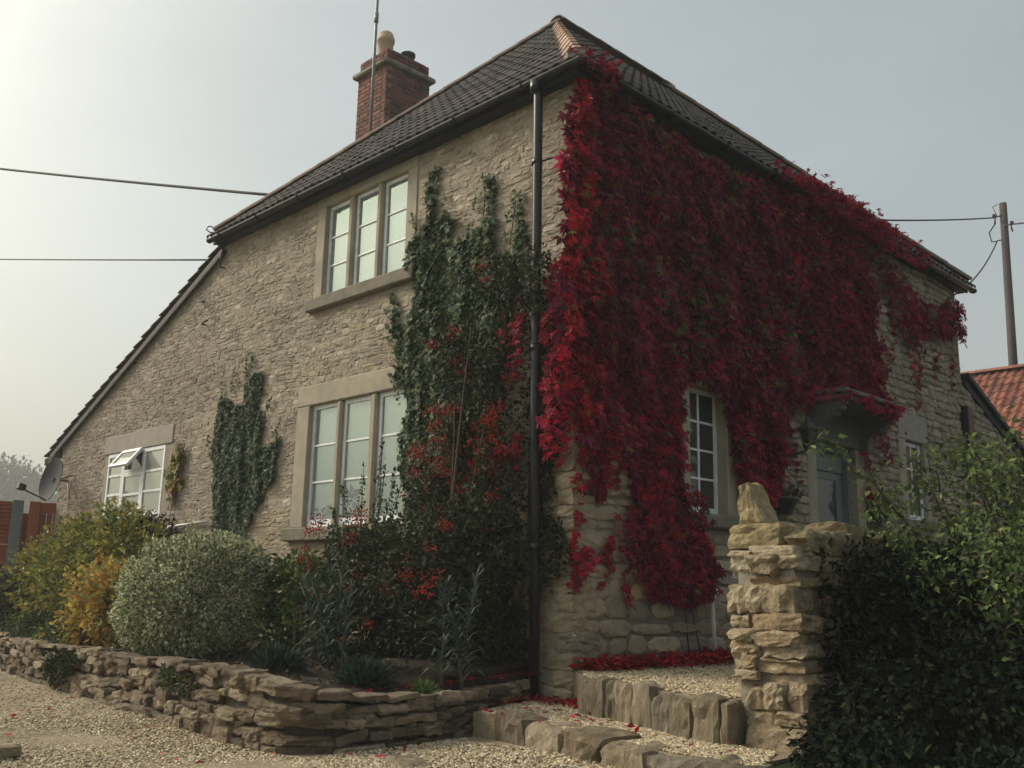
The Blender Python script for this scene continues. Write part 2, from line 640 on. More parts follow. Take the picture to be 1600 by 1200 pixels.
# plan outlines of the climbing plants on the walls, in metres (along the wall, height)
CREEPER_MAIN = [(-0.34, 5.04),(-0.17, 5.29),(0.04, 5.54),(0.22, 5.62),(0.41, 5.53),(0.59, 5.39),(0.79, 5.28),(1.14, 5.31),(1.56, 5.25),(2.13, 5.23),(2.89, 5.28),(3.59, 5.55),(4.12, 5.61),(4.99, 5.51),(5.35, 5.34),(5.45, 4.95),(5.59, 4.3),(5.67, 3.82),(5.69, 3.41),(5.96, 3.27),(6.04, 3.13),(5.56, 2.98),(5.23, 3.1),(4.59, 3.19),(4.05, 3.14),(3.65, 3.0),(3.38, 2.73),(3.25, 2.4),(3.13, 2.12),(3.0, 1.81),(2.74, 1.69),(2.45, 1.93),(2.33, 2.3),(2.26, 2.68),(2.15, 2.92),(1.93, 2.98),(1.55, 2.88),(1.45, 2.69),(1.4, 2.44),(1.28, 2.24),(1.37, 1.95),(1.52, 1.73),(1.72, 1.5),(1.86, 1.27),(1.94, 1.01),(1.8, 0.86),(1.44, 0.8),(1.1, 0.83),(0.88, 0.99),(0.79, 1.23),(0.78, 1.56),(0.71, 1.89),(0.62, 2.1),(0.4, 2.14),(0.34, 1.91),(0.23, 1.68),(0.11, 1.7),(0.07, 1.91),(0.01, 2.09),(-0.07, 2.08),(-0.14, 2.34),(-0.29, 2.26),(-0.4, 2.41),(-0.47, 2.71),(-0.44, 3.04),(-0.4, 3.38),(-0.36, 3.72),(-0.38, 4.0),(-0.34, 4.42),(-0.36, 4.76)]
CREEPER_STRAND_A = [(-0.21, 2.12),(-0.02, 2.14),(-0.05, 1.71),(-0.06, 1.25),(-0.1, 0.82),(-0.2, 0.84),(-0.22, 1.24),(-0.19, 1.7)]
CREEPER_STRAND_B = [(-0.21, 0.99),(-0.19, 1.24),(0.11, 1.25),(0.4, 1.35),(0.57, 1.57),(0.79, 1.56),(0.7, 1.34),(0.44, 1.23),(0.11, 1.13),(-0.08, 0.97)]
CREEPER_STRAND_C = [(0.57, 1.22),(0.79, 1.18),(0.74, 0.98),(0.69, 0.74),(0.61, 0.74),(0.52, 0.93)]
CREEPER_STRAND_D = [(0.15, 2.11),(0.31, 2.13),(0.29, 1.85),(0.23, 1.66),(0.12, 1.68),(0.11, 1.83)]
CREEPER_FAR_BAND = [(5.63, 5.25),(6.21, 5.14),(6.79, 5.01),(6.98, 4.87),(7.65, 5.02),(8.37, 5.18),(8.43, 4.7),(8.02, 4.53),(7.34, 4.49),(6.88, 4.26),(6.49, 4.32),(6.23, 4.53),(6.02, 4.83),(5.8, 4.86),(5.67, 4.58),(5.57, 4.72)]
CREEPER_GUTTER = [(4.78, 5.38),(5.29, 5.4),(6.03, 5.41),(6.82, 5.38),(6.76, 5.29),(5.91, 5.25),(5.1, 5.22)]
CREEPER_FAR_STRANDS = [(6.59, 4.34),(7.11, 4.4),(6.93, 3.87),(6.88, 3.33),(6.69, 3.26),(6.7, 3.83)]
CREEPER_DOOR_STRAND = [(5.31, 3.03),(5.94, 3.08),(5.86, 2.78),(5.88, 2.38),(5.7, 2.4),(5.62, 2.75),(5.45, 2.73),(5.44, 2.03),(5.18, 1.97),(5.18, 2.62)]
CREEPER_HANG = [(8.32, 5.17),(8.55, 5.12),(8.48, 4.71),(8.35, 4.45),(8.23, 4.42)]
CREEPER_OVER_CORNER = [(3.36, 3.06),(4.09, 3.09),(5.05, 3.09),(5.17, 2.98),(4.94, 2.9),(4.69, 2.9),(4.08, 3.02),(3.35, 2.98)]
IVY_COLUMN = [(-6.07, 1.5),(-6.18, 2.07),(-6.24, 2.57),(-6.22, 3.07),(-6.16, 3.3),(-5.94, 3.19),(-5.84, 3.03),(-5.54, 3.08),(-5.5, 3.32),(-5.4, 3.47),(-5.15, 3.45),(-5.12, 3.27),(-5.18, 3.03),(-5.04, 2.86),(-5.07, 2.69),(-5.14, 2.55),(-5.01, 2.45),(-4.81, 2.52),(-4.65, 2.62),(-4.66, 2.43),(-4.67, 2.13),(-4.92, 1.92),(-5.11, 1.7),(-5.27, 1.42),(-5.76, 1.41)]
IVY_MAIN = [(-2.25, 4.44),(-2.09, 4.49),(-1.92, 4.55),(-1.74, 4.59),(-1.66, 4.48),(-1.62, 4.16),(-1.5, 4.07),(-1.47, 4.29),(-1.3, 4.3),(-1.14, 4.31),(-1.0, 4.3),(-0.97, 4.01),(-0.86, 3.95),(-0.76, 4.11),(-0.65, 4.21),(-0.61, 4.11),(-0.65, 3.75),(-0.69, 3.39),(-0.76, 3.04),(-0.92, 2.71),(-1.16, 2.26),(-1.32, 1.91),(-1.58, 1.57),(-2.04, 1.4),(-2.24, 1.66),(-2.31, 2.11),(-2.29, 2.36),(-2.26, 2.75),(-2.44, 2.98),(-2.39, 3.17),(-2.57, 3.54),(-2.5, 3.67),(-2.28, 3.42),(-2.2, 3.75),(-2.29, 4.11)]
IVY_STRAND_A = [(-2.04, 5.2),(-1.95, 5.21),(-1.94, 4.87),(-1.96, 4.56),(-2.05, 4.58),(-2.02, 4.89)]
IVY_STRAND_B = [(-1.12, 4.83),(-1.03, 4.82),(-1.04, 4.61),(-1.09, 4.36),(-1.18, 4.35),(-1.15, 4.57)]
IVY_STRAND_C = [(-0.68, 4.54),(-0.59, 4.52),(-0.6, 4.29),(-0.66, 4.06),(-0.73, 4.08),(-0.7, 4.32)]
IVY_SILL_STRAND = [(-2.58, 3.86),(-2.47, 3.87),(-2.38, 3.58),(-2.33, 3.37),(-2.5, 3.43),(-2.58, 3.58)]
PYRACANTHA_UPPER = [(-1.14, 3.7),(-0.83, 3.76),(-0.58, 3.82),(-0.34, 3.86),(-0.11, 3.77),(-0.09, 3.48),(-0.12, 3.14),(-0.07, 2.79),(-0.1, 2.47),(-0.05, 2.14),(-0.15, 1.93),(-0.18, 1.56),(-0.51, 1.3),(-0.98, 1.2),(-1.32, 1.09),(-1.69, 1.27),(-1.91, 1.63),(-1.74, 2.05),(-1.48, 2.39),(-1.41, 2.75),(-1.52, 3.14),(-1.25, 3.22),(-0.9, 3.28)]
PYRACANTHA_LOWER = [(-2.69, 0.96),(-2.69, 1.26),(-2.54, 1.39),(-2.18, 1.46),(-1.82, 1.36),(-1.45, 1.44),(-1.1, 1.51),(-0.61, 1.6),(-0.15, 1.47),(0.07, 1.22),(-0.06, 0.98),(-0.34, 0.83),(-0.57, 0.67),(-0.79, 0.46),(-1.2, 0.39),(-1.74, 0.41),(-2.25, 0.61),(-2.58, 0.78)]
PYRACANTHA_SPRIGS = [(-2.88, 1.5),(-2.79, 1.72),(-2.62, 1.65),(-2.48, 1.93),(-2.35, 1.82),(-2.21, 1.75),(-2.07, 1.93),(-1.92, 1.86),(-1.84, 1.5),(-2.23, 1.36)]
WALL_IVY_LOW = [(-1.01, 0.12),(-1.23, 0.43),(-1.16, 0.82),(-0.92, 1.04),(-0.68, 1.15),(-0.51, 1.09),(-0.55, 0.83),(-0.44, 0.68),(-0.39, 0.42),(-0.46, 0.16)]
CREEPER_PIPE = [(-0.45, 3.38),(-0.3, 3.58),(-0.09, 3.59),(-0.05, 3.13),(-0.07, 2.68),(0.01, 2.35),(0.07, 2.02),(-0.15, 1.98),(-0.41, 1.95),(-0.85, 1.87),(-1.02, 2.0),(-0.69, 2.14),(-0.3, 2.21),(-0.23, 2.6),(-0.4, 2.84),(-0.47, 3.14)]
AUTUMN_CLIMBER = [(-7.38, 2.05),(-7.51, 2.32),(-7.38, 2.62),(-7.08, 2.73),(-6.93, 2.63),(-7.03, 2.38),(-7.13, 2.04),(-7.23, 1.87)]

# ------------------------------------------------------------------ ground, paths, bed
def gz(x, y):
    """height of the drive: level by the bed wall, rising a little towards the steps"""
    t = np.clip((np.asarray(x, float) + .6) / 1.8, 0, 1)
    return -.20 + .07 * t * t * (3 - 2 * t)


def sheet(name, xs, ys, zf, mat, kind='structure'):
    xs, ys = np.array(xs, float), np.array(ys, float)
    X, Y = np.meshgrid(xs, ys)
    Z = zf(X, Y)
    V = np.stack([X, Y, Z], -1).reshape(-1, 3)
    nx = len(xs)
    T = []
    for j in range(len(ys) - 1):
        for i in range(nx - 1):
            a = j * nx + i
            T += [(a, a + 1, a + nx + 1), (a, a + nx + 1, a + nx)]
    return Geo().add(V, T).build(name, mat, None, kind, smooth=True)


far = [-420, -300, -120, -60, -30]
sheet('ground', far + [-20] + list(np.arange(-14, 8.1, .5)) + [12, 20, 40, 80, 200, 420],
      far + [-18, -12] + list(np.arange(-8, 1.1, .25)) + [3, 8, 14, 24, 40, 80, 200, 420],
      lambda X, Y: np.where((X < -14) | (Y > 3) | (Y < -12) | (X > 9), -.32, gz(X, Y)), 'field')
sheet('driveway', np.arange(-12, 7.1, .4), np.arange(-9, -.15, .2), lambda X, Y: gz(X, Y) + .012 * noise2(X, Y, 5, .5) + .012, 'gravel_bed')


def flat(name, poly, z, mat, depth=.0, kind='structure'):
    V, T = prism_vt(poly, (0, 0, z - depth), (1, 0, 0), (0, 1, 0), (0, 0, 1), depth)
    return Geo().add(V, T).build(name, mat, None, kind)


flat('lower_landing', [(-.36, 0.02), (-.22, -.55), (-.06, -1.0), (.30, -1.02), (1.2, -1.20), (2.0, -1.32), (2.42, -1.32), (2.42, -.5), (.4, .2), (0, .02)], .0, 'gravel_bed', .2)
flat('front_path', [(0.0, .03), (.46, -.40), (1.2, -.58), (1.66, -.74), (1.95, -.76), (1.95, 9.5), (0.0, 9.5)], .25, 'gravel_bed', .3)
flat('side_lawn', [(2.3, -.9), (2.56, -1.5), (3.4, -2.6), (7, -3.6), (12, -3), (12, 12), (2.3, 12)], -.02, 'lawn', .3)

# the low wall of the bed: base line and top heights
WALL = [(-10.2, -1.55, .15), (-8.2, -1.80, .16), (-6.5, -2.03, .17), (-5.2, -2.14, .19), (-4.0, -2.22, .21), (-2.6, -2.30, .22), (-1.7, -2.40, .25),
        (-1.0, -2.47, .27), (-.55, -2.49, .23), (-.25, -2.42, .20), (-.10, -2.22, .17), (-.04, -1.85, .14), (-.04, -1.4, .115), (-.10, -1.0, .105), (-.22, -.55, .11), (-.34, -.12, .125)]
_wp = np.array(WALL)
_seg = np.linalg.norm(np.diff(_wp[:, :2], axis=0), axis=1)
_s = np.concatenate([[0], np.cumsum(_seg)])
WLEN = _s[-1]


def wall_at(s):
    x, y, z = (np.interp(s, _s, _wp[:, k]) for k in range(3))
    e = .12
    t = np.array([np.interp(s + e, _s, _wp[:, 0]) - np.interp(s - e, _s, _wp[:, 0]), np.interp(s + e, _s, _wp[:, 1]) - np.interp(s - e, _s, _wp[:, 1]), 0])
    t /= np.linalg.norm(t)
    return np.array([x, y, z]), t, np.array([t[1], -t[0], 0])       # point, along, outwards


# soil behind the wall, a gently uneven sheet that reaches the house
g = Geo()
ss = np.linspace(0, WLEN, 70)
rows = 9
V = []
for s in ss:
    p, t, n = wall_at(s)
    q0 = p - n * .16
    hx = min(max(p[0], -11.5), -.30) if s < WLEN - 2.4 else np.interp(s, [WLEN - 2.4, WLEN], [-.42, -.36])
    for k in range(rows):
        f = k / (rows - 1)
        x, y = q0[0] * (1 - f) + hx * f, q0[1] * (1 - f) + .05 * f
        V.append((x, y, p[2] - .05 + .10 * f + .02 * math.sin(9 * x + 7 * y) + RNG.normal(0, .008)))
T = []
for i in range(len(ss) - 1):
    for k in range(rows - 1):
        a = i * rows + k
        T += [(a, a + 1, a + rows + 1), (a, a + rows + 1, a + rows)]
g.add(V, T).build('soil_bed', 'soil', None, 'structure', smooth=True)

# garden wall stones
gw = thing('garden_wall', 'low dry stone retaining wall curving round the planted bed', 'wall', (-4, -2.2, -.2))
g = Geo()
V, T = [], []
for i, s in enumerate(ss):
    p, t, n = wall_at(s)
    for (o, z) in ((-.02, -.35), (-.02, p[2] - .05), (-.22, p[2] - .05), (-.22, -.35)):
        q = p + n * (o - .03)
        V.append((q[0], q[1], z))
for i in range(len(ss) - 1):
    for k in range(3):
        a = i * 4 + k
        T += [(a, a + 1, a + 5), (a, a + 5, a + 4)]
g.add(V, T).build('core', 'mortar_dark', gw)
GCOL = [(.25, .195, .14), (.28, .225, .165), (.32, .265, .195), (.205, .165, .125), (.245, .185, .14), (.37, .31, .23)]
r = np.random.default_rng(21)
top_prev = None
nrow = 6
cuts = None
for row in range(nrow):
    s = r.uniform(0, .1)
    while s < WLEN - .04:
        nearer = s > WLEN - 4.2
        w = r.uniform(.11, .34) * (1.0 if row else 1.2) * (1.15 if r.random() < .2 else .9)
        w = min(w, WLEN - s + .03)
        p, t, n = wall_at(s + w / 2)
        zb = float(gz(p[0], p[1])) - .03
        H = p[2] + .03 - zb
        fr = np.array([0, .23, .40, .55, .70, .86, 1.0])
        wob = .05 * math.sin(s * 2.3 + row * 1.7) + r.normal(0, .02)
        z0 = zb + H * (fr[row] + (wob if row else 0))
        z1 = zb + H * (fr[row + 1] + (wob if row < nrow - 1 else 0) + r.normal(0, .02))
        h = (z1 - z0) * r.uniform(.94, 1.08)
        dpt = r.uniform(.15, .24)
        flatstone = row == nrow - 1
        V, T = rock_vt(w * 1.02, h * 1.02, dpt, r, .72 if not flatstone else .8, .12)
        a = r.normal(0, .07 if row else .04)
        ca, sa = math.cos(a), math.sin(a)
        V = np.stack([V[:, 0] * ca - V[:, 1] * sa, V[:, 0] * sa + V[:, 1] * ca, V[:, 2]], 1)
        out = r.normal(-.07, .014) + (.02 if flatstone else 0) - .05 * (row / nrow)
        c = np.array([p[0], p[1], (z0 + z1) / 2]) + n * out
        c0 = np.array(GCOL[r.integers(len(GCOL))]) * r.uniform(.62, 1.3)
        Geo().add(frame(c, t, (0, 0, 1), n, V), T, c0).build('stone', 'garden_stone', gw)
        s += w * 1.01
# a lone edging stone on the drive
V, T = rock_vt(.62, .12, .34, r, .6, .09)
tag(Geo().add(frame((-1.42, -3.98, -.16), (.93, .37, 0), (0, 0, 1), (.37, -.93, 0), V), T, (.42, .36, .27)).build('edging_stone', 'garden_stone', None), 'pale flat edging stone on the gravel at bottom left', 'stone')
# ------------------------------------------------------------------ steps
KCOL = [(.27, .225, .16), (.21, .175, .13), (.32, .27, .20), (.24, .21, .165), (.28, .22, .15)]


def kerb(label, path, z0, z1, wr, dpt, seed, upright):
    st = thing('stone_step', label, 'step', (path[0][0], path[0][1], z0))
    r = np.random.default_rng(seed)
    P = np.array(path, float)
    sg = np.concatenate([[0], np.cumsum(np.linalg.norm(np.diff(P, axis=0), axis=1))])
    s = 0
    while s < sg[-1] - .03:
        w = min(r.uniform(*wr), sg[-1] - s + .02)
        m = s + w / 2
        x, y = np.interp(m, sg, P[:, 0]), np.interp(m, sg, P[:, 1])
        t = np.array([np.interp(m + .1, sg, P[:, 0]) - np.interp(m - .1, sg, P[:, 0]), np.interp(m + .1, sg, P[:, 1]) - np.interp(m - .1, sg, P[:, 1]), 0])
        t /= np.linalg.norm(t)
        n = np.array([t[1], -t[0], 0])
        h = z1 - z0 + r.normal(-.01, .022)
        V, T = rock_vt(w * .985, h, dpt * r.uniform(.85, 1.15), r, .76 if upright else .7, .11 if upright else .13)
        c = np.array([x, y, (z0 + z1) / 2 + r.normal(0, .008)]) + n * r.normal(-.03, .012)
        Geo().add(frame(c, t, (0, 0, 1), n, V), T, np.array(KCOL[r.integers(len(KCOL))]) * r.uniform(.85, 1.2)).build('kerb_stone', 'kerb_stone', st)
        s += w
    return st


kerb('upper step edged with upright worn stones beside the pillar', [(.50, -.40), (.85, -.50), (1.2, -.60), (1.62, -.76), (1.98, -.78)], -.05, .262, (.08, .30), .16, 4, True)
kerb('middle step of long rough stones below the upright edging', [(.22, -.92), (.55, -1.02), (1.2, -1.20), (2.0, -1.33), (2.5, -1.34)], -.24, .012, (.30, .55), .30, 6, False)
kerb('lowest step stone at the end of the curved bed wall', [(.10, -2.02), (.42, -2.14), (.9, -2.3), (1.5, -2.42)], -.30, -.135, (.34, .5), .24, 8, False)

# ------------------------------------------------------------------ gate pillar and wall
pw = thing('stone_pillar_wall', 'rough cream stone garden wall end with pointed top stone', 'wall', (2.05, -.6, -.1))
PX0, PX1, PY = 1.91, 2.42, -.66
r = np.random.default_rng(33)
Geo().add(*box_vt(PX0 + .06, PX1 - .06, PY + .03, 7.0, -.2, 1.16)).build('core', 'mortar', pw)
PCOL = [(.52, .43, .30), (.47, .38, .265), (.56, .475, .345), (.43, .325, .215), (.50, .395, .275)]
PROWS = [(-.16, .12, [2.08, 2.41]), (.12, .22, [2.02, 2.22, 2.41]), (.22, .37, [2.03, 2.16, 2.29, 2.42]), (.37, .44, [1.95, 2.12, 2.41]), (.44, .53, [1.92, 2.04, 2.12, 2.41]),
         (.53, .605, [1.92, 2.13, 2.41]), (.605, .68, [1.92, 2.10, 2.41]), (.68, .765, [1.92, 2.06, 2.42]), (.765, .94, [1.905, 2.04, 2.18, 2.41]), (.94, 1.02, [1.89, 2.07, 2.41]),
         (1.02, 1.125, [1.885, 2.075, 2.28, 2.42]), (1.125, 1.175, [1.90, 2.08, 2.40])]
for k, (z0, z1, splits) in enumerate(PROWS):
    for i in range(len(splits) - 1):
        w = splits[i + 1] - splits[i]
        d = r.uniform(.24, .34)
        dz0, dz1 = r.normal(0, .012, 2)
        V, T = rock_vt(w * 1.04, (z1 - z0 + dz1 - dz0) * 1.04, d, r, .78, .12)
        c = ((splits[i] + splits[i + 1]) / 2 + r.normal(0, .012), PY + d / 2 - .02 + r.normal(0, .022), (z0 + z1 + dz0 + dz1) / 2)
        col = np.array(PCOL[r.integers(len(PCOL))]) * r.uniform(.85, 1.12)
        if k == 9 and i == 0:
            col = np.array((.22, .225, .20))
        if k == 10 and i == 0:
            col = np.array((.52, .47, .36))
        Geo().add(frame(c, (1, 0, 0), (0, 0, 1), (0, -1, 0), V), T, col).build('stone', 'pillar_stone', pw)
    # the long side, towards the garden
    y = PY + .30
    while y < 2.4:
        w = r.uniform(.2, .42)
        V, T = rock_vt(w, (z1 - z0), .2, r, .78, .05)
        Geo().add(frame((PX1 - .09 + r.normal(0, .012), y + w / 2, (z0 + z1) / 2), (0, 1, 0), (0, 0, 1), (1, 0, 0), V), T, np.array(PCOL[r.integers(len(PCOL))]) * .9).build('stone', 'pillar_stone', pw)
        y += w
# cap stones on edge, the first one pointed
for (x, y, z0, w, h, d, pt) in ((2.10, -.50, 1.16, .36, .15, .32, 0), (2.33, -.44, 1.15, .20, .13, .30, 0), (2.05, -.46, 1.285, .23, .30, .20, 1), (2.27, -.12, 1.12, .36, .17, .28, 0), (2.22, .16, 1.13, .34, .22, .26, 0), (2.30, .45, 1.11, .36, .18, .30, 0), (2.24, .8, 1.11, .36, .21, .34, 0), (2.27, 1.2, 1.1, .40, .18, .4, 0)):
    V, T = rock_vt(w, h, d, r, .5 if not pt else .6, .16)
    if pt:
        k = np.clip((V[:, 1] + h / 2) / h, 0, 1)
        V[:, 0] = V[:, 0] * (1 - .62 * k) - .075 * k
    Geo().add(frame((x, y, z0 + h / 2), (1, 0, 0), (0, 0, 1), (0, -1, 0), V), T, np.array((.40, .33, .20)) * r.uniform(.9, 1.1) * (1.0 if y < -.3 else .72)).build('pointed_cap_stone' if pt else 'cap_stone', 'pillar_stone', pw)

# ------------------------------------------------------------------ the house
EZ = 5.40           # eaves
XL, XM = -11.62, -6.42
YF = 8.57
HA = (-3.3, 3.27, 8.85)
HB = (-3.3, 5.75, 8.85)
house = thing('stone_house', 'rubble stone cottage with hipped tiled roof and tall brick chimney', 'house', (-4, 3, 0))


def wall_sheet(name, us, vs, holes, clip, origin, ux, uz, mat, parent):
    """a wall face cut round its openings; clip(u) is the height of the wall at u"""
    U = sorted(set(us + [h[0] for h in holes] + [h[1] for h in holes]))
    Vv = sorted(set(vs + [h[2] for h in holes] + [h[3] for h in holes]))
    g = Geo()
    for i in range(len(U) - 1):
        for j in range(len(Vv) - 1):
            u0, u1, v0, v1 = U[i], U[i + 1], Vv[j], Vv[j + 1]
            if any(h[0] - 1e-6 <= u0 and u1 <= h[1] + 1e-6 and h[2] - 1e-6 <= v0 and v1 <= h[3] + 1e-6 for h in holes):
                continue
            a, b = min(v1, clip(u0)), min(v1, clip(u1))
            if max(a, b) <= v0:
                continue
            a, b = max(a, v0), max(b, v0)
            P = [(u0, v0, 0), (u1, v0, 0), (u1, b, 0), (u0, a, 0)]
            g.add(frame(origin, ux, uz, (0, 0, 0), P), [(0, 1, 2), (0, 2, 3)])
    return g.build(name, mat, parent)


def left_top(x):
    return 5.5 if x >= XM else 3.08 + (x - XL) * (5.30 - 3.08) / (XM - XL)


def right_top(y):
    return 5.5 if y <= YF else 4.05 - (y - YF) * .385


HOLES_L = [(-3.965, -2.42, 4.146, 5.284), (-4.059, -2.27, 1.492, 2.879), (-9.637, -7.695, 1.767, 2.751)]
HOLES_R = [(1.67, 2.30, 1.625, 2.875), (4.11, 5.06, .25, 2.60), (6.50, 7.08, 1.85, 2.89)]
wall_l = wall_sheet('wall', list(np.linspace(XL, XM, 12)) + list(np.linspace(XM, 0, 8)), [-.4, 1, 2, 3, 3.5, 4, 4.5, 5, 5.5], HOLES_L, left_top, (0, 0, 0), (1, 0, 0), (0, 0, 1), 'mortar', house)
wall_r = wall_sheet('wall', list(np.linspace(0, YF, 6)) + [YF + .01, 9.5, 10.5, 11.2], [-.4, 1, 2, 3, 4, 5.5], HOLES_R, right_top, (0, 0, 0), (0, 1, 0), (0, 0, 1), 'mortar_right', house)
# plain rear and end walls close the shell
g = Geo()
for (a, b, h) in (((XL, 0), (XL, YF), 3.08), ((XL, YF), (0, YF), 3.0), ((XM, 0), (XM, YF), 5.3), ((XM, YF), (0, YF), 5.5), ((0, 11.2), (XM, 11.2), 3.0)):
    g.add([(a[0], a[1], -.4), (b[0], b[1], -.4), (b[0], b[1], h), (a[0], a[1], h)], [(0, 1, 2), (0, 2, 3)])
g.build('rear_wall', 'mortar', house)


def rubble(parent, u0, u1, z0, z1, holes, top, origin, ux, nrm, hr, wr, dr, colf, keep, seed):
    """stones laid in wandering courses; the keep that show largest become objects, the rest one mesh"""
    r = np.random.default_rng(seed)
    S = []
    z = z0
    while z < z1:
        h = r.uniform(*hr(z))
        zc = z + h / 2
        spans = [(u0, u1)]
        for (a, b, c, d) in holes:
            if c - .02 < zc < d + .02:
                nx = []
                for (p, q) in spans:
                    if b <= p or a >= q:
                        nx.append((p, q))
                    else:
                        if a > p:
                            nx.append((p, a))
                        if b < q:
                            nx.append((b, q))
                spans = nx
        for (p, q) in spans:
            u = p + r.uniform(0, .04)
            while u < q - .04:
                w = min(r.uniform(*wr(z)) * (1.6 if r.random() < .1 else 1), q - u)
                if q - u - w < .05:
                    w = q - u
                um = u + w / 2
                zz = zc + .025 * math.sin(um * 1.3 + z * .7) + .010 * math.sin(um * 3.7 + z * 1.9) + r.normal(0, .007)
                hh = h * r.uniform(.70, 1.06)
                if zz + hh / 2 < top(u) and zz + hh / 2 < top(u + w) and w > .04:
                    S.append((um, zz, w * .985, hh, r.uniform(*dr)))
                u += w
        z += h
    cam = np.array(CAM)
    O, UX, N_ = np.array(origin, float), np.array(ux, float), np.array(nrm, float)
    sc = []
    for (um, zz, w, h, d) in S:
        c = O + UX * um + np.array([0, 0, zz])
        v = cam - c
        dist = np.linalg.norm(v)
        sc.append(w * h * abs(v @ N_) / dist ** 3)
    order = np.argsort(-np.array(sc))
    big = set(order[:keep].tolist())
    rest = Geo()
    for i, (um, zz, w, h, d) in enumerate(S):
        V, T = pillow_vt(w, h, d, r)
        a = r.normal(0, .045)
        V = np.stack([V[:, 0] * math.cos(a) - V[:, 1] * math.sin(a), V[:, 0] * math.sin(a) + V[:, 1] * math.cos(a), V[:, 2]], 1)
        W = frame(O + UX * um + np.array([0, 0, zz]), UX, (0, 0, 1), N_, V)
        c = colf(um, zz, r)
        if i in big:
            Geo().add(W, T, c).build('stone', 'rubble', parent)
        else:
            rest.add(W, T, c)
    rest.build('small_stones', 'rubble', parent, 'stuff')
    return len(S)


def col_left(u, z, r):
    st = 1 + .13 * float(noise2(np.array([u * .5]), np.array([z * .7]), 77, 1.0)[0]) + .10 * float(noise2(np.array([u * 2.0]), np.array([z * 1.2]), 78, 1.0)[0])
    base = np.array((.375, .325, .255))
    k = r.random()
    if k < .10:
        base = np.array((.47, .42, .345))
    elif k < .25:
        base = np.array((.32, .275, .22))
    elif k < .36:
        base = np.array((.39, .325, .235))
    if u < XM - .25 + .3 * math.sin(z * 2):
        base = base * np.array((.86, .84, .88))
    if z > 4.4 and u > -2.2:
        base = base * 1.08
    if z < 1.7:
        base = base * np.array((1.06, 1.02, .92))
    return np.clip(base * r.uniform(.76, 1.16) * st * .93, 0, 1)


def col_right(u, z, r):
    base = np.array((.35, .30, .225))
    k = r.random()
    if k < .2:
        base = np.array((.42, .36, .265))
    elif k < .4:
        base = np.array((.29, .26, .215))
    return np.clip(base * r.uniform(.82, 1.15), 0, 1)


SUR_L = [(-4.16, -2.22, 3.99, 5.42), (-4.33, -2.05, 1.345, 3.12), (-9.78, -7.50, 1.70, 3.03)]
SUR_R = [(1.52, 2.53, 1.50, 3.10), (3.9, 5.3, .2, 3.1), (6.30, 7.2, 1.75, 3.28)]
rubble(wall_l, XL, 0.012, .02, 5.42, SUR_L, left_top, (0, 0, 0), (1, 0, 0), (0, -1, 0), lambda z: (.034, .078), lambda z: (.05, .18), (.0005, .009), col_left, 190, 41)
rubble(wall_r, -.012, 11.1, -.02, 5.42, SUR_R, right_top, (0, 0, 0), (0, 1, 0), (1, 0, 0), lambda z: (.12, .21) if z < 1.3 else (.07, .13), lambda z: (.18, .5) if z < 1.3 else (.1, .3), (.010, .034), col_right, 110, 42)

# big corner stones at the foot of the corner
r = np.random.default_rng(45)
z = -.04
k = 0
while z < 2.3:
    h = r.uniform(.10, .19)
    wl_, wr_ = ((.36, .22), (.20, .38))[k % 2]
    wl_, wr_ = wl_ * r.uniform(.7, 1.2), wr_ * r.uniform(.7, 1.2)
    V, T = rock_vt(wl_ + .025, h * 1.0, wr_ + .025, r, .70, .05)
    Geo().add(frame((-wl_ / 2 + .015, wr_ / 2 - .015, z + h / 2), (1, 0, 0), (0, 0, 1), (0, -1, 0), V), T, col_right(0, z, r) * np.array((.98, .95, .90))).build('quoin', 'rubble', wall_r)
    z += h
    k += 1


# -- windows
def ring_vt(u0, u1, v0, v1, t, d, tb=None):
    """a rectangular frame: outer size, bar width t (tb at the bottom), depth d"""
    tb = tb or t
    o = [(u0, v0), (u1, v0), (u1, v1), (u0, v1)]
    i = [(u0 + t, v0 + tb), (u1 - t, v0 + tb), (u1 - t, v1 - t), (u0 + t, v1 - t)]
    V = [(*p, 0) for p in o] + [(*p, 0) for p in i] + [(*p, d) for p in o] + [(*p, d) for p in i]
    Q = []
    for k in range(4):
        j = (k + 1) % 4
        Q += [(k + 8, j + 8, j + 12, k + 12), (k, k + 4, j + 4, j), (k, j, j + 8, k + 8), (k + 4, k + 12, j + 12, j + 4)]
    return np.array(V, float), quads(Q)


def fbox(name, mat, parent, F, u0, u1, v0, v1, n0, n1, c=0.004, **kw):
    """box in the frame F = (origin, along, up, outwards)"""
    V, T = cbox_vt(u0, u1, v0, v1, n0, n1, c)
    return Geo().add(frame(F[0], F[1], F[2], F[3], V), T).build(name, mat, parent, **kw)


FL = ((0, 0, 0), (1, 0, 0), (0, 0, 1), (0, -1, 0))      # left front: along +x, out -y
FR = ((0, 0, 0), (0, 1, 0), (0, 0, 1), (1, 0, 0))       # right front: along +y, out +x


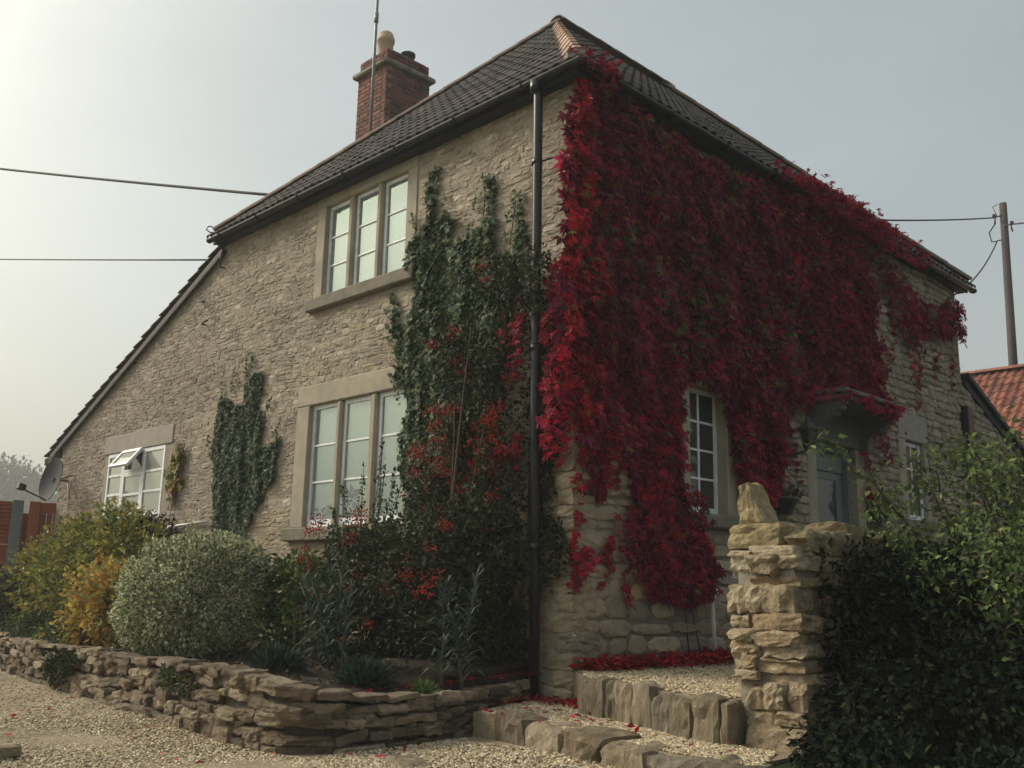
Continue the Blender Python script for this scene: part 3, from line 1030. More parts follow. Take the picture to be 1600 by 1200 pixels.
def casement(win, F, u0, u1, v0, v1, n, rows, cols, glass, t=.042, tb=None, bar=.022, rng=np.random.default_rng(5)):
    V, T = ring_vt(u0, u1, v0, v1, t, .05, tb)
    Geo().add(frame(np.array(F[0]) + np.array(F[3]) * n, F[1], F[2], F[3], V), T).build('casement', 'white_paint', win)
    tb = tb or t
    a0, a1, b0, b1 = u0 + t, u1 - t, v0 + tb, v1 - t
    for k in range(1, rows):
        z = b0 + (b1 - b0) * k / rows
        fbox('glazing_bar', 'white_paint', win, F, a0, a1, z - bar / 2, z + bar / 2, n + .020, n + .046, .003)
    for k in range(1, cols):
        u = a0 + (a1 - a0) * k / cols
        fbox('glazing_bar', 'white_paint', win, F, u - bar / 2, u + bar / 2, b0, b1, n + .022, n + .048, .003)
    for i in range(cols):
        for j in range(rows):
            p0, p1 = a0 + (a1 - a0) * i / cols, a0 + (a1 - a0) * (i + 1) / cols
            q0, q1 = b0 + (b1 - b0) * j / rows, b0 + (b1 - b0) * (j + 1) / rows
            e = rng.normal(0, .0012, 4)
            V, T = box_vt(p0 - .004, p1 + .004, q0 - .004, q1 + .004, n + .028, n + .033)
            V[:, 2] += np.where(V[:, 0] < (p0 + p1) / 2, e[0], e[1]) + np.where(V[:, 1] < (q0 + q1) / 2, e[2], e[3])
            Geo().add(frame(F[0], F[1], F[2], F[3], V), T).build('pane', glass, win)


def surround(win, F, lights, v0, v1, jamb, lintel, sill, sx, deep=.30):
    u0, u1 = lights[0][0], lights[-1][1]
    fbox('lintel', 'dressed', win, F, u0 - jamb[0], u1 + jamb[1], v1, v1 + lintel, -deep, .014, .012)
    fbox('jamb', 'dressed', win, F, u0 - jamb[0], u0, v0, v1 - .001, -deep, .012, .010)
    fbox('jamb', 'dressed', win, F, u1, u1 + jamb[1], v0, v1 - .001, -deep, .012, .010)
    for i in range(len(lights) - 1):
        fbox('mullion', 'dressed', win, F, lights[i][1], lights[i + 1][0], v0, v1 - .001, -deep, .004, .022)
    fbox('sill', 'sill_stone', win, F, u0 - jamb[0] - sx, u1 + jamb[1] + sx, v0 - sill, v0 - .001, -deep, .085, .014)


w1 = holder('window', house)
w1['label'] = 'upper three-light window'
LU = [(-3.965, -3.514), (-3.419, -2.971), (-2.881, -2.42)]
surround(w1, FL, LU, 4.146, 5.284, (.175, .18), .13, .15, .05)
for (a, b) in LU:
    casement(w1, FL, a + .002, b - .002, 4.148, 5.282, -.10, 3, 1, 'glass_bright')
w2 = holder('window', house)
w2['label'] = 'lower three-light window half behind the climbers'
LW = [(-4.059, -3.527), (-3.441, -2.906), (-2.801, -2.27)]
surround(w2, FL, LW, 1.492, 2.879, (.26, .2), .24, .15, .05)
for (a, b) in LW:
    casement(w2, FL, a + .002, b - .002, 1.494, 2.877, -.10, 3, 1, 'glass_bright', .045, .085)
w3 = holder('window', house)
w3['label'] = 'white window with its top vent propped open'
XW = [-9.637, -9.064, -8.373, -7.695]
fbox('lintel', 'render_patch', w3, FL, -9.80, -7.47, 2.757, 3.03, -.2, .02, .01)
fbox('sill', 'white_paint', w3, FL, -9.68, -7.66, 1.72, 1.765, -.2, .035, .006)
for k in range(3):
    a, b = XW[k] + .002, XW[k + 1] - .002
    if k != 1:
        casement(w3, FL, a, b, 1.770, 2.749, -.045, 3, 1, 'glass_left', .05, .06, .035)
    else:
        casement(w3, FL, a, b, 1.770, 2.43, -.045, 2, 1, 'glass_left', .06, .06, .035)
        V, T = ring_vt(a, b, 2.432, 2.749, .045, .05)
        Geo().add(frame((0, .045, 0), (1, 0, 0), (0, 0, 1), (0, -1, 0), V), T).build('vent_frame', 'white_paint', w3)
        fbox('dark_gap', 'glass_dim', w3, FL, a + .03, b - .03, 2.45, 2.73, -.060, -.050, .001)
        an = math.radians(38)
        up = np.array([0, math.sin(an), math.cos(an)])
        on = np.array([0, -math.cos(an), math.sin(an)])
        hg = np.array([0, -.012, 2.742]) - up * .33
        V, T = ring_vt(a + .02, b - .02, 0, .33, .05, .04)
        Geo().add(frame(hg, (1, 0, 0), up, on, V), T).build('open_vent', 'white_paint', w3)
        V, T = box_vt(a + .06, b - .06, .045, .285, .015, .021)
        Geo().add(frame(hg, (1, 0, 0), up, on, V), T).build('pane', 'glass_left', w3)
w4 = holder('window', house)
w4['label'] = 'tall narrow window framed by red creeper'
surround(w4, FR, [(1.67, 2.30)], 1.625, 2.875, (.13, .22), .2, .13, .0)
casement(w4, FR, 1.675, 2.295, 1.627, 2.873, -.16, 4, 2, 'glass_dim', .045, .07)
w5 = holder('window', house)
w5['label'] = 'small white window at the far end'
fbox('lintel', 'render_patch', w5, FR, 6.30, 7.2, 2.90, 3.28, -.2, .018, .01)
fbox('jamb', 'dressed', w5, FR, 6.28, 6.50, 1.85, 2.899, -.25, .014, .01)
fbox('jamb', 'dressed', w5, FR, 7.08, 7.2, 1.85, 2.899, -.25, .014, .01)
fbox('sill', 'sill_stone', w5, FR, 6.2, 7.25, 1.74, 1.849, -.25, .06, .01)
casement(w5, FR, 6.505, 7.075, 1.852, 2.888, -.10, 3, 2, 'glass_dim', .05, .07)

# -- front door with its hood
dr = holder('door', house)
fbox('door_leaf', 'door_paint', dr, FR, 4.18, 4.99, .25, 2.30, -.20, -.15, .004)
V, T = ring_vt(4.10, 5.07, .25, 2.60, .075, .09)
Geo().add(frame((-.16, 0, 0), (0, 1, 0), (0, 0, 1), (1, 0, 0), V), T).build('door_frame', 'door_paint', dr)
fbox('head_panel', 'door_paint', dr, FR, 4.176, 4.994, 2.305, 2.524, -.19, -.13, .004)
for (a, b) in ((4.24, 4.84),):
    V, T = ring_vt(a, b, 1.45, 2.24, .03, .02)
    Geo().add(frame((-.15, 0, 0), (0, 1, 0), (0, 0, 1), (1, 0, 0), V), T).build('bead', 'door_paint', dr)
    fbox('pane', 'glass_dim', dr, FR, a + .03, b - .03, 1.48, 2.21, -.149, -.143, .001)
for (a, b) in ((4.25, 4.57), (4.62, 4.92)):
    V, T = ring_vt(a, b, .40, 1.30, .03, .015)
    Geo().add(frame((-.15, 0, 0), (0, 1, 0), (0, 0, 1), (1, 0, 0), V), T).build('panel_bead', 'door_paint', dr)
fbox('jamb', 'dressed', dr, FR, 3.90, 4.099, .25, 2.60, -.25, .016, .01)
fbox('jamb', 'dressed', dr, FR, 5.071, 5.27, .25, 2.60, -.25, .016, .01)
fbox('threshold', 'sill_stone', dr, FR, 3.95, 5.25, .20, .249, -.2, .12, .01)
hd = holder('door_hood', house)
fbox('slab', 'hood_lead', hd, FR, 3.86, 5.36, 3.07, 3.125, -.02, .52, .012)
fbox('moulding', 'hood_paint', hd, FR, 3.90, 5.32, 3.00, 3.068, -.02, .475, .015)
fbox('back_board', 'hood_paint', hd, FR, 3.92, 5.30, 2.602, 2.998, -.02, .030, .006)
prof = [(0, 0), (.055, 0), (.085, .02), (.10, .06), (.10, .12), (.125, .185), (.17, .225), (.225, .235), (.25, .25), (.26, .285), (.30, .275), (.325, .30), (.33, .335), (.37, .33), (.395, .355), (.40, .395), (.42, .40), (.42, .44), (0, .44)]
for y in (3.94, 5.16):
    V, T = prism_vt(prof, (.031, y, 2.558), (1, 0, 0), (0, 0, 1), (0, 1, 0), .12)
    Geo().add(V, T).build('scroll_bracket', 'hood_paint', hd)

# -- roof
OV = .20
E0 = (OV, -OV, EZ + .06)
A_, B_ = np.array(HA), np.array(HB)
C00, C10, C11, C01 = np.array([OV, -OV, EZ + .05]), np.array([OV, YF + OV, EZ + .05]), np.array([XM - .1, YF + OV, EZ + .05]), np.array([XM - .1, -OV, EZ + .05])
g = Geo()
g.add([C00, C10, C11, C01, A_, B_], [(3, 0, 4), (0, 1, 5), (0, 5, 4), (1, 2, 5), (2, 3, 4), (2, 4, 5), (0, 3, 2), (0, 2, 1)])
roof = g.build('roof', 'soffit_paint', house)
TILEC = [(.073, .064, .068), (.092, .081, .083), (.060, .053, .059), (.105, .088, .082), (.082, .077, .078)]
TW, TG, TLEN = .30, .325, .40
PR = [(0, .0), (.02, .028), (.06, .040), (.10, .028), (.12, .004), (.15, 0), (.17, .028), (.21, .040), (.25, .028), (.27, .004), (.31, .0)]


def tile_vt(profile=PR, ln=TLEN, th=.014):
    n = len(profile)
    V = [(u, 0, h + .026) for u, h in profile] + [(u, ln, h + .004) for u, h in profile] + [(u, 0, h + .026 - th) for u, h in profile]
    T = []
    for k in range(n - 1):
        T += [(k, k + 1, n + k + 1), (k, n + k + 1, n + k), (k + 1, k, 2 * n + k), (k + 1, 2 * n + k, 2 * n + k + 1)]
    return np.array(V, float), T


def tile_mesh(name, mat, V, T, col):
    me = bpy.data.meshes.new(name)
    me.from_pydata(V.tolist(), [], [tuple(t) for t in T])
    a = me.color_attributes.new('Col', 'FLOAT_COLOR', 'POINT')
    a.data.foreach_set('color', np.tile(np.array([*col, 1], np.float32), len(V)))
    me.materials.append(M[mat])
    return me


def clip_tris(V, T, planes):
    """cut triangles away beyond each plane (point, normal): keep the side the normal points to"""
    tris = [[np.array(V[i]) for i in t] for t in T]
    for (p, n) in planes:
        out = []
        for t in tris:
            d = [(v - p) @ n for v in t]
            if min(d) >= 0:
                out.append(t)
                continue
            if max(d) <= 0:
                continue
            poly = []
            for i in range(3):
                j = (i + 1) % 3
                if d[i] >= 0:
                    poly.append(t[i])
                if (d[i] >= 0) != (d[j] >= 0):
                    f = d[i] / (d[i] - d[j])
                    poly.append(t[i] + (t[j] - t[i]) * f)
            for k in range(1, len(poly) - 1):
                out.append([poly[0], poly[k], poly[k + 1]])
        tris = out
    if not tris:
        return None
    W = np.array(tris).reshape(-1, 3)
    return W, np.arange(len(W)).reshape(-1, 3)


def tiled(slope_parent, origin, U, S, N_, u_lo, u_hi, rows, planes, mat, cols, keep, seed, TWi=TW, TGi=TG, prof=PR, ln=TLEN, rest_name='far_tiles'):
    """tiles in courses over a slope; whole ones share meshes, those on a hip are cut"""
    r = np.random.default_rng(seed)
    V0, T0 = tile_vt(prof, ln)
    shared = [tile_mesh('tile', mat, V0, T0, np.array(c) * r.uniform(.9, 1.1)) for c in cols for _ in (0, 1)]
    O, U, S, N_ = (np.array(a, float) for a in (origin, U, S, N_))
    items = []
    for j in range(rows):
        u = u_lo
        while u < u_hi:
            p = O + U * u + S * (j * TGi)
            cen = p + U * TWi / 2 + S * ln / 2
            items.append((np.linalg.norm(cen - np.array(CAM)), p))
            u += TWi
    vis = []
    for d, p in items:
        W = frame(p, U, S, N_, V0)
        ds = [((W - q) @ n) for q, n in planes]
        if any(x.max() <= 0 for x in ds):
            continue
        whole = all(x.min() >= 0 for x in ds)
        vis.append((d, p, whole, W))
    vis.sort(key=lambda x: x[0])
    rest = Geo()
    for i, (d, p, whole, W) in enumerate(vis):
        jit = N_ * abs(r.normal(0, .003)) + S * r.normal(0, .004)
        if i < keep:
            if whole:
                o = link('tile', shared[r.integers(len(shared))], slope_parent)
                m = Matrix((U, S, N_)).transposed().to_4x4()
                m.translation = Vector(p + jit)
                o.matrix_basis = m
            else:
                c = clip_tris(W + jit, T0, planes)
                if c:
                    Geo().add(c[0], c[1], np.array(cols[r.integers(len(cols))])).build('tile', mat, slope_parent)
        else:
            c = (W, T0) if whole else clip_tris(W, T0, planes)
            if c:
                rest.add(c[0], c[1], np.array(cols[r.integers(len(cols))]) * r.uniform(.9, 1.1))
    if rest.n:
        rest.build(rest_name, mat, slope_parent, 'stuff')


def unit(v):
    v = np.array(v, float)
    return v / np.linalg.norm(v)


def slope_axes(P0, P1, TOP):
    U = unit(P1 - P0)
    S = TOP - P0
    S = unit(S - U * (S @ U))
    N_ = np.cross(U, S)
    return U, S, N_


# hip end over the left front
U, S, N_ = slope_axes(C01, C00, A_)
pl = []
for (p, q, inside) in ((C00, A_, (C00 + C01) / 2), (C01, A_, (C00 + C01) / 2)):
    n = np.cross(unit(q - p), N_)
    n = n if (inside - p) @ n > 0 else -n
    pl.append((p, n))
tiled(roof, C01 - S * .03, U, S, N_, 0, np.linalg.norm(C00 - C01), 15, pl, 'roof_tile', TILEC, 150, 51)
# long slope over the right front
U, S, N_ = slope_axes(C00, C10, A_)
pl = []
for (p, q, inside) in ((C00, A_, (C00 + C10) / 2), (C10, B_, (C00 + C10) / 2)):
    n = np.cross(unit(q - p), N_)
    n = n if (inside - p) @ n > 0 else -n
    pl.append((p, n))
pl.append((A_, -S))
tiled(roof, C00 - S * .03, U, S, N_, 0, np.linalg.norm(C10 - C00), 15, pl, 'roof_tile', TILEC, 145, 52)


def ridge_run(parent, P, Q, side, cols, seed, w=.15, ln=.42, bed=.03, vee=False):
    """half-round capping tiles laid end over end along an edge; side = up direction at the edge"""
    r = np.random.default_rng(seed)
    P, Q = np.array(P, float), np.array(Q, float)
    d = unit(Q - P)
    n = unit(np.array(side) - d * (np.array(side) @ d))
    x = np.cross(d, n)
    L = np.linalg.norm(Q - P)
    s = 0
    while s < L - .05:
        l = min(ln, L - s)
        V, T = [], []
        m = 9
        for (f, k, lift) in ((0, 1.015, .007), (l + .03, .99, .0)):
            for a in range(m):
                w_ = math.pi * (a / (m - 1)) * .88 + math.pi * .06
                for rr in (w, w - .02):
                    V.append((math.cos(w_) * rr * k, f, math.sin(w_) * rr * k * .8 - bed + lift))
        o = 2 * m
        for a in range(m - 1):
            i = 2 * a
            T += [(i, i + 2, o + i + 2), (i, o + i + 2, o + i), (i + 1, o + i + 1, o + i + 3), (i + 1, o + i + 3, i + 3), (i, i + 1, i + 3), (i, i + 3, i + 2)]
        if vee:
            V, T = [], []
            for (f, lift) in ((0, .016), (l + .02, .0)):
                for (px_, pz_) in ((-w, -.10), (-.03, .035), (.03, .035), (w, -.10)):
                    V += [(px_, f, pz_ + lift), (px_ * .96, f, pz_ + lift - .022)]
            for q in range(3):
                i = 2 * q
                T += quads([(i, i + 2, i + 10, i + 8), (i + 1, i + 9, i + 11, i + 3), (i, i + 1, i + 3, i + 2)])
        W = frame(P + d * s, x, d, n, np.array(V))
        Geo().add(W, T, np.array(cols[r.integers(len(cols))]) * r.uniform(.88, 1.12)).build('hip_tile', 'hip_tile', parent)
        s += ln
    return


HC = [(.27, .195, .155), (.25, .19, .155), (.29, .21, .165), (.23, .18, .15)]
HG = [(.19, .145, .115), (.17, .14, .115), (.22, .165, .125), (.15, .13, .11)]
ridge_run(roof, C00 + np.array([-.04, .04, .11]), A_ + np.array([0, 0, .045]), (0.6, -0.6, 1), [(.40, .25, .19), (.38, .25, .195), (.43, .30, .235)], 61, .14, .45, .03, True)
ridge_run(roof, C01 + np.array([.05, .05, .10]), A_ + np.array([0, 0, .05]), (-.6, -.6, 1), HC, 62, .115)
ridge_run(roof, A_ + np.array([0, -.05, .06]), B_ + np.array([0, .16, .06]), (0, 0, 1), HG, 63)
ridge_run(roof, C10 + np.array([-.05, -.05, .09]), B_ + np.array([0, 0, .04]), (.6, .6, 1), HG, 64)
tube('hip_hook', 'iron', roof, [C01 + np.array([.12, .1, .10]), C01 + np.array([.0, -.0, .10]), C01 + np.array([-.04, -.04, .14]), C01 + np.array([-.02, -.02, .19]), C01 + np.array([.02, .02, .18])], .009, 6)
# mortar under the first hip tile
V, T = rock_vt(.20, .10, .14, np.random.default_rng(3), .6, .08)
Geo().add(frame(C00 + np.array([-.06, .06, .075]), (.7, .7, 0), (0, 0, 1), (.7, -.7, 0), V), T).build('hip_mortar', 'band_stone', roof)

# lower roof running down over the left end, and the one beyond the far corner
def slab(name, P, Q, R, S_, th, mat, parent):
    P, Q, R, S_ = (np.array(a, float) for a in (P, Q, R, S_))
    n = unit(np.cross(Q - P, S_ - P)) * th
    return Geo().add([P, Q, R, S_, P + n, Q + n, R + n, S_ + n], quads([(0, 3, 2, 1), (4, 5, 6, 7), (0, 1, 5, 4), (1, 2, 6, 5), (2, 3, 7, 6), (3, 0, 4, 7)])).build(name, mat, parent)


sl = holder('lower_roof', house)
dirL = unit(np.array([XL - XM, 0, 3.08 - 5.30]))
topL, botL = np.array([XM + .02, 0, 5.30 + .03]), np.array([XL, 0, 3.08 + .03]) + dirL * .42
yo = np.array([0, -.07, 0])
yb = np.array([0, 5.5, 0])
slab('deck', topL + yo, topL + yb, botL + yb, botL + yo, -.05, 'soffit_paint', sl)
slab('verge_board', topL + np.array([0, -.045, -.045]), botL + np.array([0, -.045, -.045]), botL + np.array([0, -.045, -.10]), topL + np.array([0, -.045, -.10]), .03, 'verge_grey', sl)
rr_ = np.random.default_rng(71)
L_ = np.linalg.norm(botL - topL)
nl = unit(np.cross(np.array([0, 1, 0]), -dirL))
nl = nl if nl[2] > 0 else -nl
k = 0
s = .0
while s < L_ - .05:
    for q in range(2):
        y0 = -.085 + q * .262 + rr_.normal(0, .006)
        V, T = cbox_vt(0, .36, 0, .26, .0, .022, .004)
        th = .045
        V[:, 2] += th * (V[:, 0] / .36)
        Geo().add(frame(topL + dirL * s + nl * .052 + np.array([0, y0, 0]), dirL, (0, 1, 0), nl, V), T, np.array((.11, .10, .08)) * rr_.uniform(.7, 1.15)).build('stone_slate', 'roof_tile', sl)
    s += .30
# broken mortar clump and moss at the foot of the verge
for q in range(7):
    V, T = rock_vt(*rr_.uniform(.07, .16, 3), rr_, .5, .1)
    Geo().add(frame(botL + np.array([rr_.uniform(-.05, .22), rr_.uniform(-.09, -.02), rr_.uniform(-.30, -.06)]), (1, 0, 0), (0, 0, 1), (0, -1, 0), V), T, np.array((.16, .16, .12)) * rr_.uniform(.6, 1.3)).build('mortar_lump', 'kerb_stone', sl)
sr = holder('lower_roof', house)
topR, botR = np.array([0, YF + .05, 4.05 + .03]), np.array([0, 11.15, 3.06])
dirR = unit(botR - topR)
slab('deck', topR + np.array([.10, 0, 0]), botR + np.array([.10, 0, 0]), botR + np.array([-5, 0, 0]), topR + np.array([-5, 0, 0]), .07, 'soffit_paint', sr)
slab('verge_board', topR + np.array([.045, 0, -.0]), botR + np.array([.045, 0, -.0]), botR + np.array([.045, 0, -.13]), topR + np.array([.045, 0, -.13]), .03, 'soffit_paint', sr)
box('end_gutter', 'black_plastic', sr, -1.0, .16, 11.10, 11.24, 2.92, 3.02, .02)
tube('end_downpipe', 'black_plastic', sr, [(.05, 11.17, 2.95), (.05, 11.1, 2.8), (.05, 11.1, .2)], .045, 8)

# -- eaves: soffit, fascia, gutters, downpipe
ev = holder('eaves', house)
fz0, fz1 = EZ - .015, EZ + .045
box('fascia', 'soffit_paint', ev, XM - .1, .12, -.145, -.12, fz0, fz1)
box('fascia', 'soffit_paint', ev, .121, .146, -.145, YF + .15, fz0, fz1)
box('soffit', 'soffit_paint', ev, XM - .1, .12, -.119, .01, fz0 + .01, fz0 + .03)
box('soffit', 'soffit_paint', ev, .0, .120, .011, YF + .15, fz0 + .01, fz0 + .03)


def gutter(name, parent, P, Q, out, r_=.046):
    P, Q = np.array(P, float), np.array(Q, float)
    d = unit(Q - P)
    x = np.array(out, float)
    L = np.linalg.norm(Q - P)
    m = 11
    V, T = [], []
    for f in (0, L):
        for rr in (r_, r_ - .006):
            for a in range(m):
                w = math.pi + math.pi * a / (m - 1)
                V.append((math.cos(w) * rr, f, math.sin(w) * rr))
    for a in range(m - 1):
        T += [(a, a + 1, 2 * m + a + 1), (a, 2 * m + a + 1, 2 * m + a), (m + a, 3 * m + a, 3 * m + a + 1), (m + a, 3 * m + a + 1, m + a + 1)]
    for e in (0, 2 * m):
        for a in range(m - 1):
            T += [(e + a, e + m + a, e + m + a + 1), (e + a, e + m + a + 1, e + a + 1)]
    T += [(0, 2 * m, 3 * m), (0, 3 * m, m), (m - 1, 2 * m - 1, 4 * m - 1), (m - 1, 4 * m - 1, 3 * m - 1)]
    g = Geo().add(frame(P, x, d, (0, 0, 1), V), T)
    for f in (0, L):          # end caps
        W = [(0, f, 0)] + [(math.cos(math.pi + math.pi * a / 10) * r_, f, math.sin(math.pi + math.pi * a / 10) * r_) for a in range(11)]
        g.add(frame(P, x, d, (0, 0, 1), W), [(0, a, a + 1) for a in range(1, 11)])
    o = g.build(name, 'black_plastic', parent)
    s = .35
    while s < L:
        V, T = tube_vt([frame(P, x, d, (0, 0, 1), [(math.cos(w) * (r_ + .004), s, math.sin(w) * (r_ + .004))])[0] for w in np.linspace(math.pi, 2 * math.pi, 9)], .009, 6)
        Geo().add(V, T).build('gutter_bracket', 'black_plastic', parent)
        s += .95
    return o


gutter('gutter', ev, (XM - .10, -.205, EZ + .035), (.25, -.205, EZ + .06), (0, -1, 0))
gutter('gutter', ev, (.205, -.155, EZ + .06), (.205, YF + .24, EZ + .03), (1, 0, 0))
dp = holder('downpipe', house)
DX = -.30
tube('pipe', 'black_plastic', dp, [(DX + .01, -.20, EZ + .03), (DX + .01, -.195, EZ - .12), (DX, -.16, 2.5), (DX + .005, -.12, .02)], .043, 12)
for z, y_ in ((4.62, -.185), (2.9, -.165), (1.2, -.138)):
    tube('collar', 'black_plastic', dp, [(DX, y_, z), (DX, y_, z + .06)], .050, 12)
tube('pipe_strap', 'iron', dp, [(DX + .03, -.17, 4.65), (DX + .24, -.06, 4.70), (DX + .36, -.03, 4.74)], .008, 6)
tube('spigot', 'black_plastic', dp, [(DX, -.222, EZ - .08), (DX, -.222, EZ + .03)], .052, 12)

# -- small fittings on the walls
wp = tube('waste_pipe', 'white_plastic', house, [(.07, 1.93, .30), (.07, 1.90, .60), (.075, 1.88, .79), (.075, 1.92, .86), (.05, 1.98, .92), (.0, 2.0, .95)], .021, 10)
bx = tube('meter_conduit', 'iron', house, [(.06, 8.52, 3.55), (.06, 8.52, 3.05)], .02, 6)
box('vent_box', 'black_plastic', house, .012, .13, 8.42, 8.60, 3.20, 3.62, .015)
tube('surface_pipe', 'white_plastic', house, [(-7.35, -.04, 1.585), (-6.9, -.045, 1.60), (-6.2, -.04, 1.63)], .016, 6)
for (x, z, dx, dz) in ((-6.98, 4.70, .22, -.06), (-6.80, 4.33, .17, .02), (-6.40, 5.06, .02, .18)):
    tube('iron_bracket', 'iron', house, [(x, .0, z), (x, -.07, z), (x + dx * .5, -.085, z + dz * .6), (x + dx, -.075, z + dz)], .013, 6)

# -- chimney
chm = holder('chimney', house)
X1, X0, Y0, Y1 = -5.941, -6.70, 2.186, 3.056
BZ0, BZ1 = 6.9, 8.86
box('stack_core', 'brick_mortar', chm, X0 + .006, X1 - .006, Y0 + .006, Y1 - .006, 5.2, BZ1)
BC = [(.20, .075, .055), (.24, .095, .07), (.165, .07, .058), (.13, .075, .068), (.22, .11, .085), (.105, .065, .062)]
r = np.random.default_rng(81)
bmesh_cache = {}


def brick(parent, cx, cy, cz, lx, ly):
    k = (round(lx, 3), round(ly, 3), int(r.integers(4)))
    if k not in bmesh_cache:
        V, T = cbox_vt(-lx / 2, lx / 2, -ly / 2, ly / 2, -.031, .031, .005)
        V = V + r.normal(0, .0012, V.shape)
        bmesh_cache[k] = tile_mesh('brick', 'brick', V, T, np.array(BC[r.integers(len(BC))]) * r.uniform(.85, 1.15))
    o = link('brick', bmesh_cache[k], parent)
    o.matrix_basis = Matrix.Translation((cx, cy, cz))


def course(parent, x0, x1, y0, y1, z, odd):
    """one ring of bricks on the two faces in view"""
    fx = (x0, x1 if not odd else x1 - .106)
    ry = (y0 + (.106 if not odd else 0), y1)
    a = fx[0]
    first = .1025 if odd else .215
    while a < fx[1] - .02:
        l = min(first, fx[1] - a)
        if fx[1] - a - l < .05:
            l = fx[1] - a
        brick(parent, a + l / 2, y0 + .05, z, round(l - .008, 2), .1025)
        a += l + .004
        first = .215
    a = ry[0]
    first = .215 if not odd else .215
    while a < ry[1] - .02:
        l = min(first, ry[1] - a)
        if ry[1] - a - l < .05:
            l = ry[1] - a
        brick(parent, x1 - .05, a + l / 2, z, .1025, round(l - .008, 2))
        a += l + .004


z = BZ0 + .036
k = 0
while z < BZ1 - .02:
    course(chm, X0, X1, Y0, Y1, z, k % 2)
    z += .0725
    k += 1
box('stone_band', 'band_stone', chm, X0 - .075, X1 + .075, Y0 - .075, Y1 + .075, BZ1 + .002, BZ1 + .085, .02)
zt = BZ1 + .087
box('cap_core', 'brick_mortar', chm, X0 + .03, X1 - .03, Y0 + .03, Y1 - .03, zt, zt + .19)
for k in range(3):
    course(chm, X0 + .015, X1 - .015, Y0 + .015, Y1 - .015, zt + .034 + k * .066, k % 2)
Geo().add(*cbox_vt(X0 + .04, X1 - .04, Y0 + .04, Y1 - .04, zt + .19, zt + .235, .03)).build('flaunching', 'brick_mortar', chm)
Geo().add(*lathe_vt([(.15, 0), (.142, .05), (.130, .08), (.126, .40), (.146, .41), (.148, .47), (.134, .48), (.132, .52), (.11, .57), (.06, .605), (0.001, .615)], 20, (-6.44, 2.50, zt + .20))).build('chimney_pot', 'buff_clay', chm, smooth=True)
Geo().add(*lathe_vt([(.13, 0), (.125, .06), (.108, .09), (.105, .19), (.122, .20), (.122, .24), (.098, .24), (.095, .1)], 18, (-6.22, 2.80, zt + .20))).build('chimney_pot', 'black_clay', chm, smooth=True)

# ------------------------------------------------------------------ things fixed to the house
am = thing('aerial_mast', 'tall thin metal aerial pole strapped to the brick chimney', 'aerial', (-6.3, 2.05, 7.2))
MX, MY = -6.07, 2.03
tube('mast', 'galvanised', am, [(MX, MY, 7.15), (MX, MY, 11.0)], .025, 10)
tube('sleeve', 'galvanised', am, [(MX, MY, 9.55), (MX, MY, 9.72)], .036, 10)
tube('bracket_arm', 'iron', am, [(MX, MY, 7.55), (MX + .12, MY + .04, 7.60), (MX + .26, MY + .14, 7.48), (MX + .30, MY + .17, 7.30)], .016, 8)
tube('bracket_arm', 'iron', am, [(MX, MY, 7.25), (MX + .03, MY + .03, 7.45), (MX + .14, MY + .10, 7.58)], .014, 8)
tube('bracket_arm', 'iron', am, [(MX - .02, MY, 7.55), (MX - .02, MY + .16, 7.55)], .014, 8)

sdh = thing('satellite_dish', 'grey satellite dish on the left end of the stone wall', 'dish', (-11.15, -.05, 2.5))
DC = np.array([-11.0, -.30, 2.42])
ax = unit(np.array([.16, -.92, .16]))
xx = unit(np.cross((0, 0, 1), ax))
yy = np.cross(ax, xx)
V, T = [], []
for i in range(7):
    for k in range(28):
        w = 2 * math.pi * k / 28
        rr = i / 6
        V.append((math.cos(w) * .30 * rr, math.sin(w) * .36 * rr, .07 * rr * rr))
for i in range(6):
    for k in range(28):
        k2 = (k + 1) % 28
        T += [(i * 28 + k, i * 28 + k2, (i + 1) * 28 + k2), (i * 28 + k, (i + 1) * 28 + k2, (i + 1) * 28 + k)]
V2 = np.array(V)
Geo().add(frame(DC, xx, yy, ax, V2), T).add(frame(DC - ax * .012, xx, yy, ax, V2 * np.array([1.01, 1.01, 1])), [t[::-1] for t in T]).build('reflector', 'dish_grey', sdh, smooth=True)
arm0, arm1 = DC - yy * .34 + ax * .05, DC + ax * .50 - yy * .26
tube('feed_arm', 'iron', sdh, [DC - yy * .20 - ax * .03, arm0, arm1], .014, 8)
V, T = cbox_vt(-.05, .05, -.05, .05, -.07, .05, .012)
Geo().add(frame(arm1 + yy * .02, xx, yy, ax, V), T).build('receiver', 'black_plastic', sdh)
tube('wall_mount', 'galvanised', sdh, [DC - ax * .02, (-11.12, -.22, 2.44), (-11.15, -.03, 2.44)], .022, 8)
tube('wall_mount', 'galvanised', sdh, [(-11.12, -.20, 2.46), (-11.0, -.02, 2.52)], .014, 8)
tube('cable', 'white_plastic', sdh, [(-11.14, -.03, 2.42), (-11.1, -.02, 2.2), (-11.08, -.02, 1.9), (-11.1, -.02, 1.2)], .010, 6)

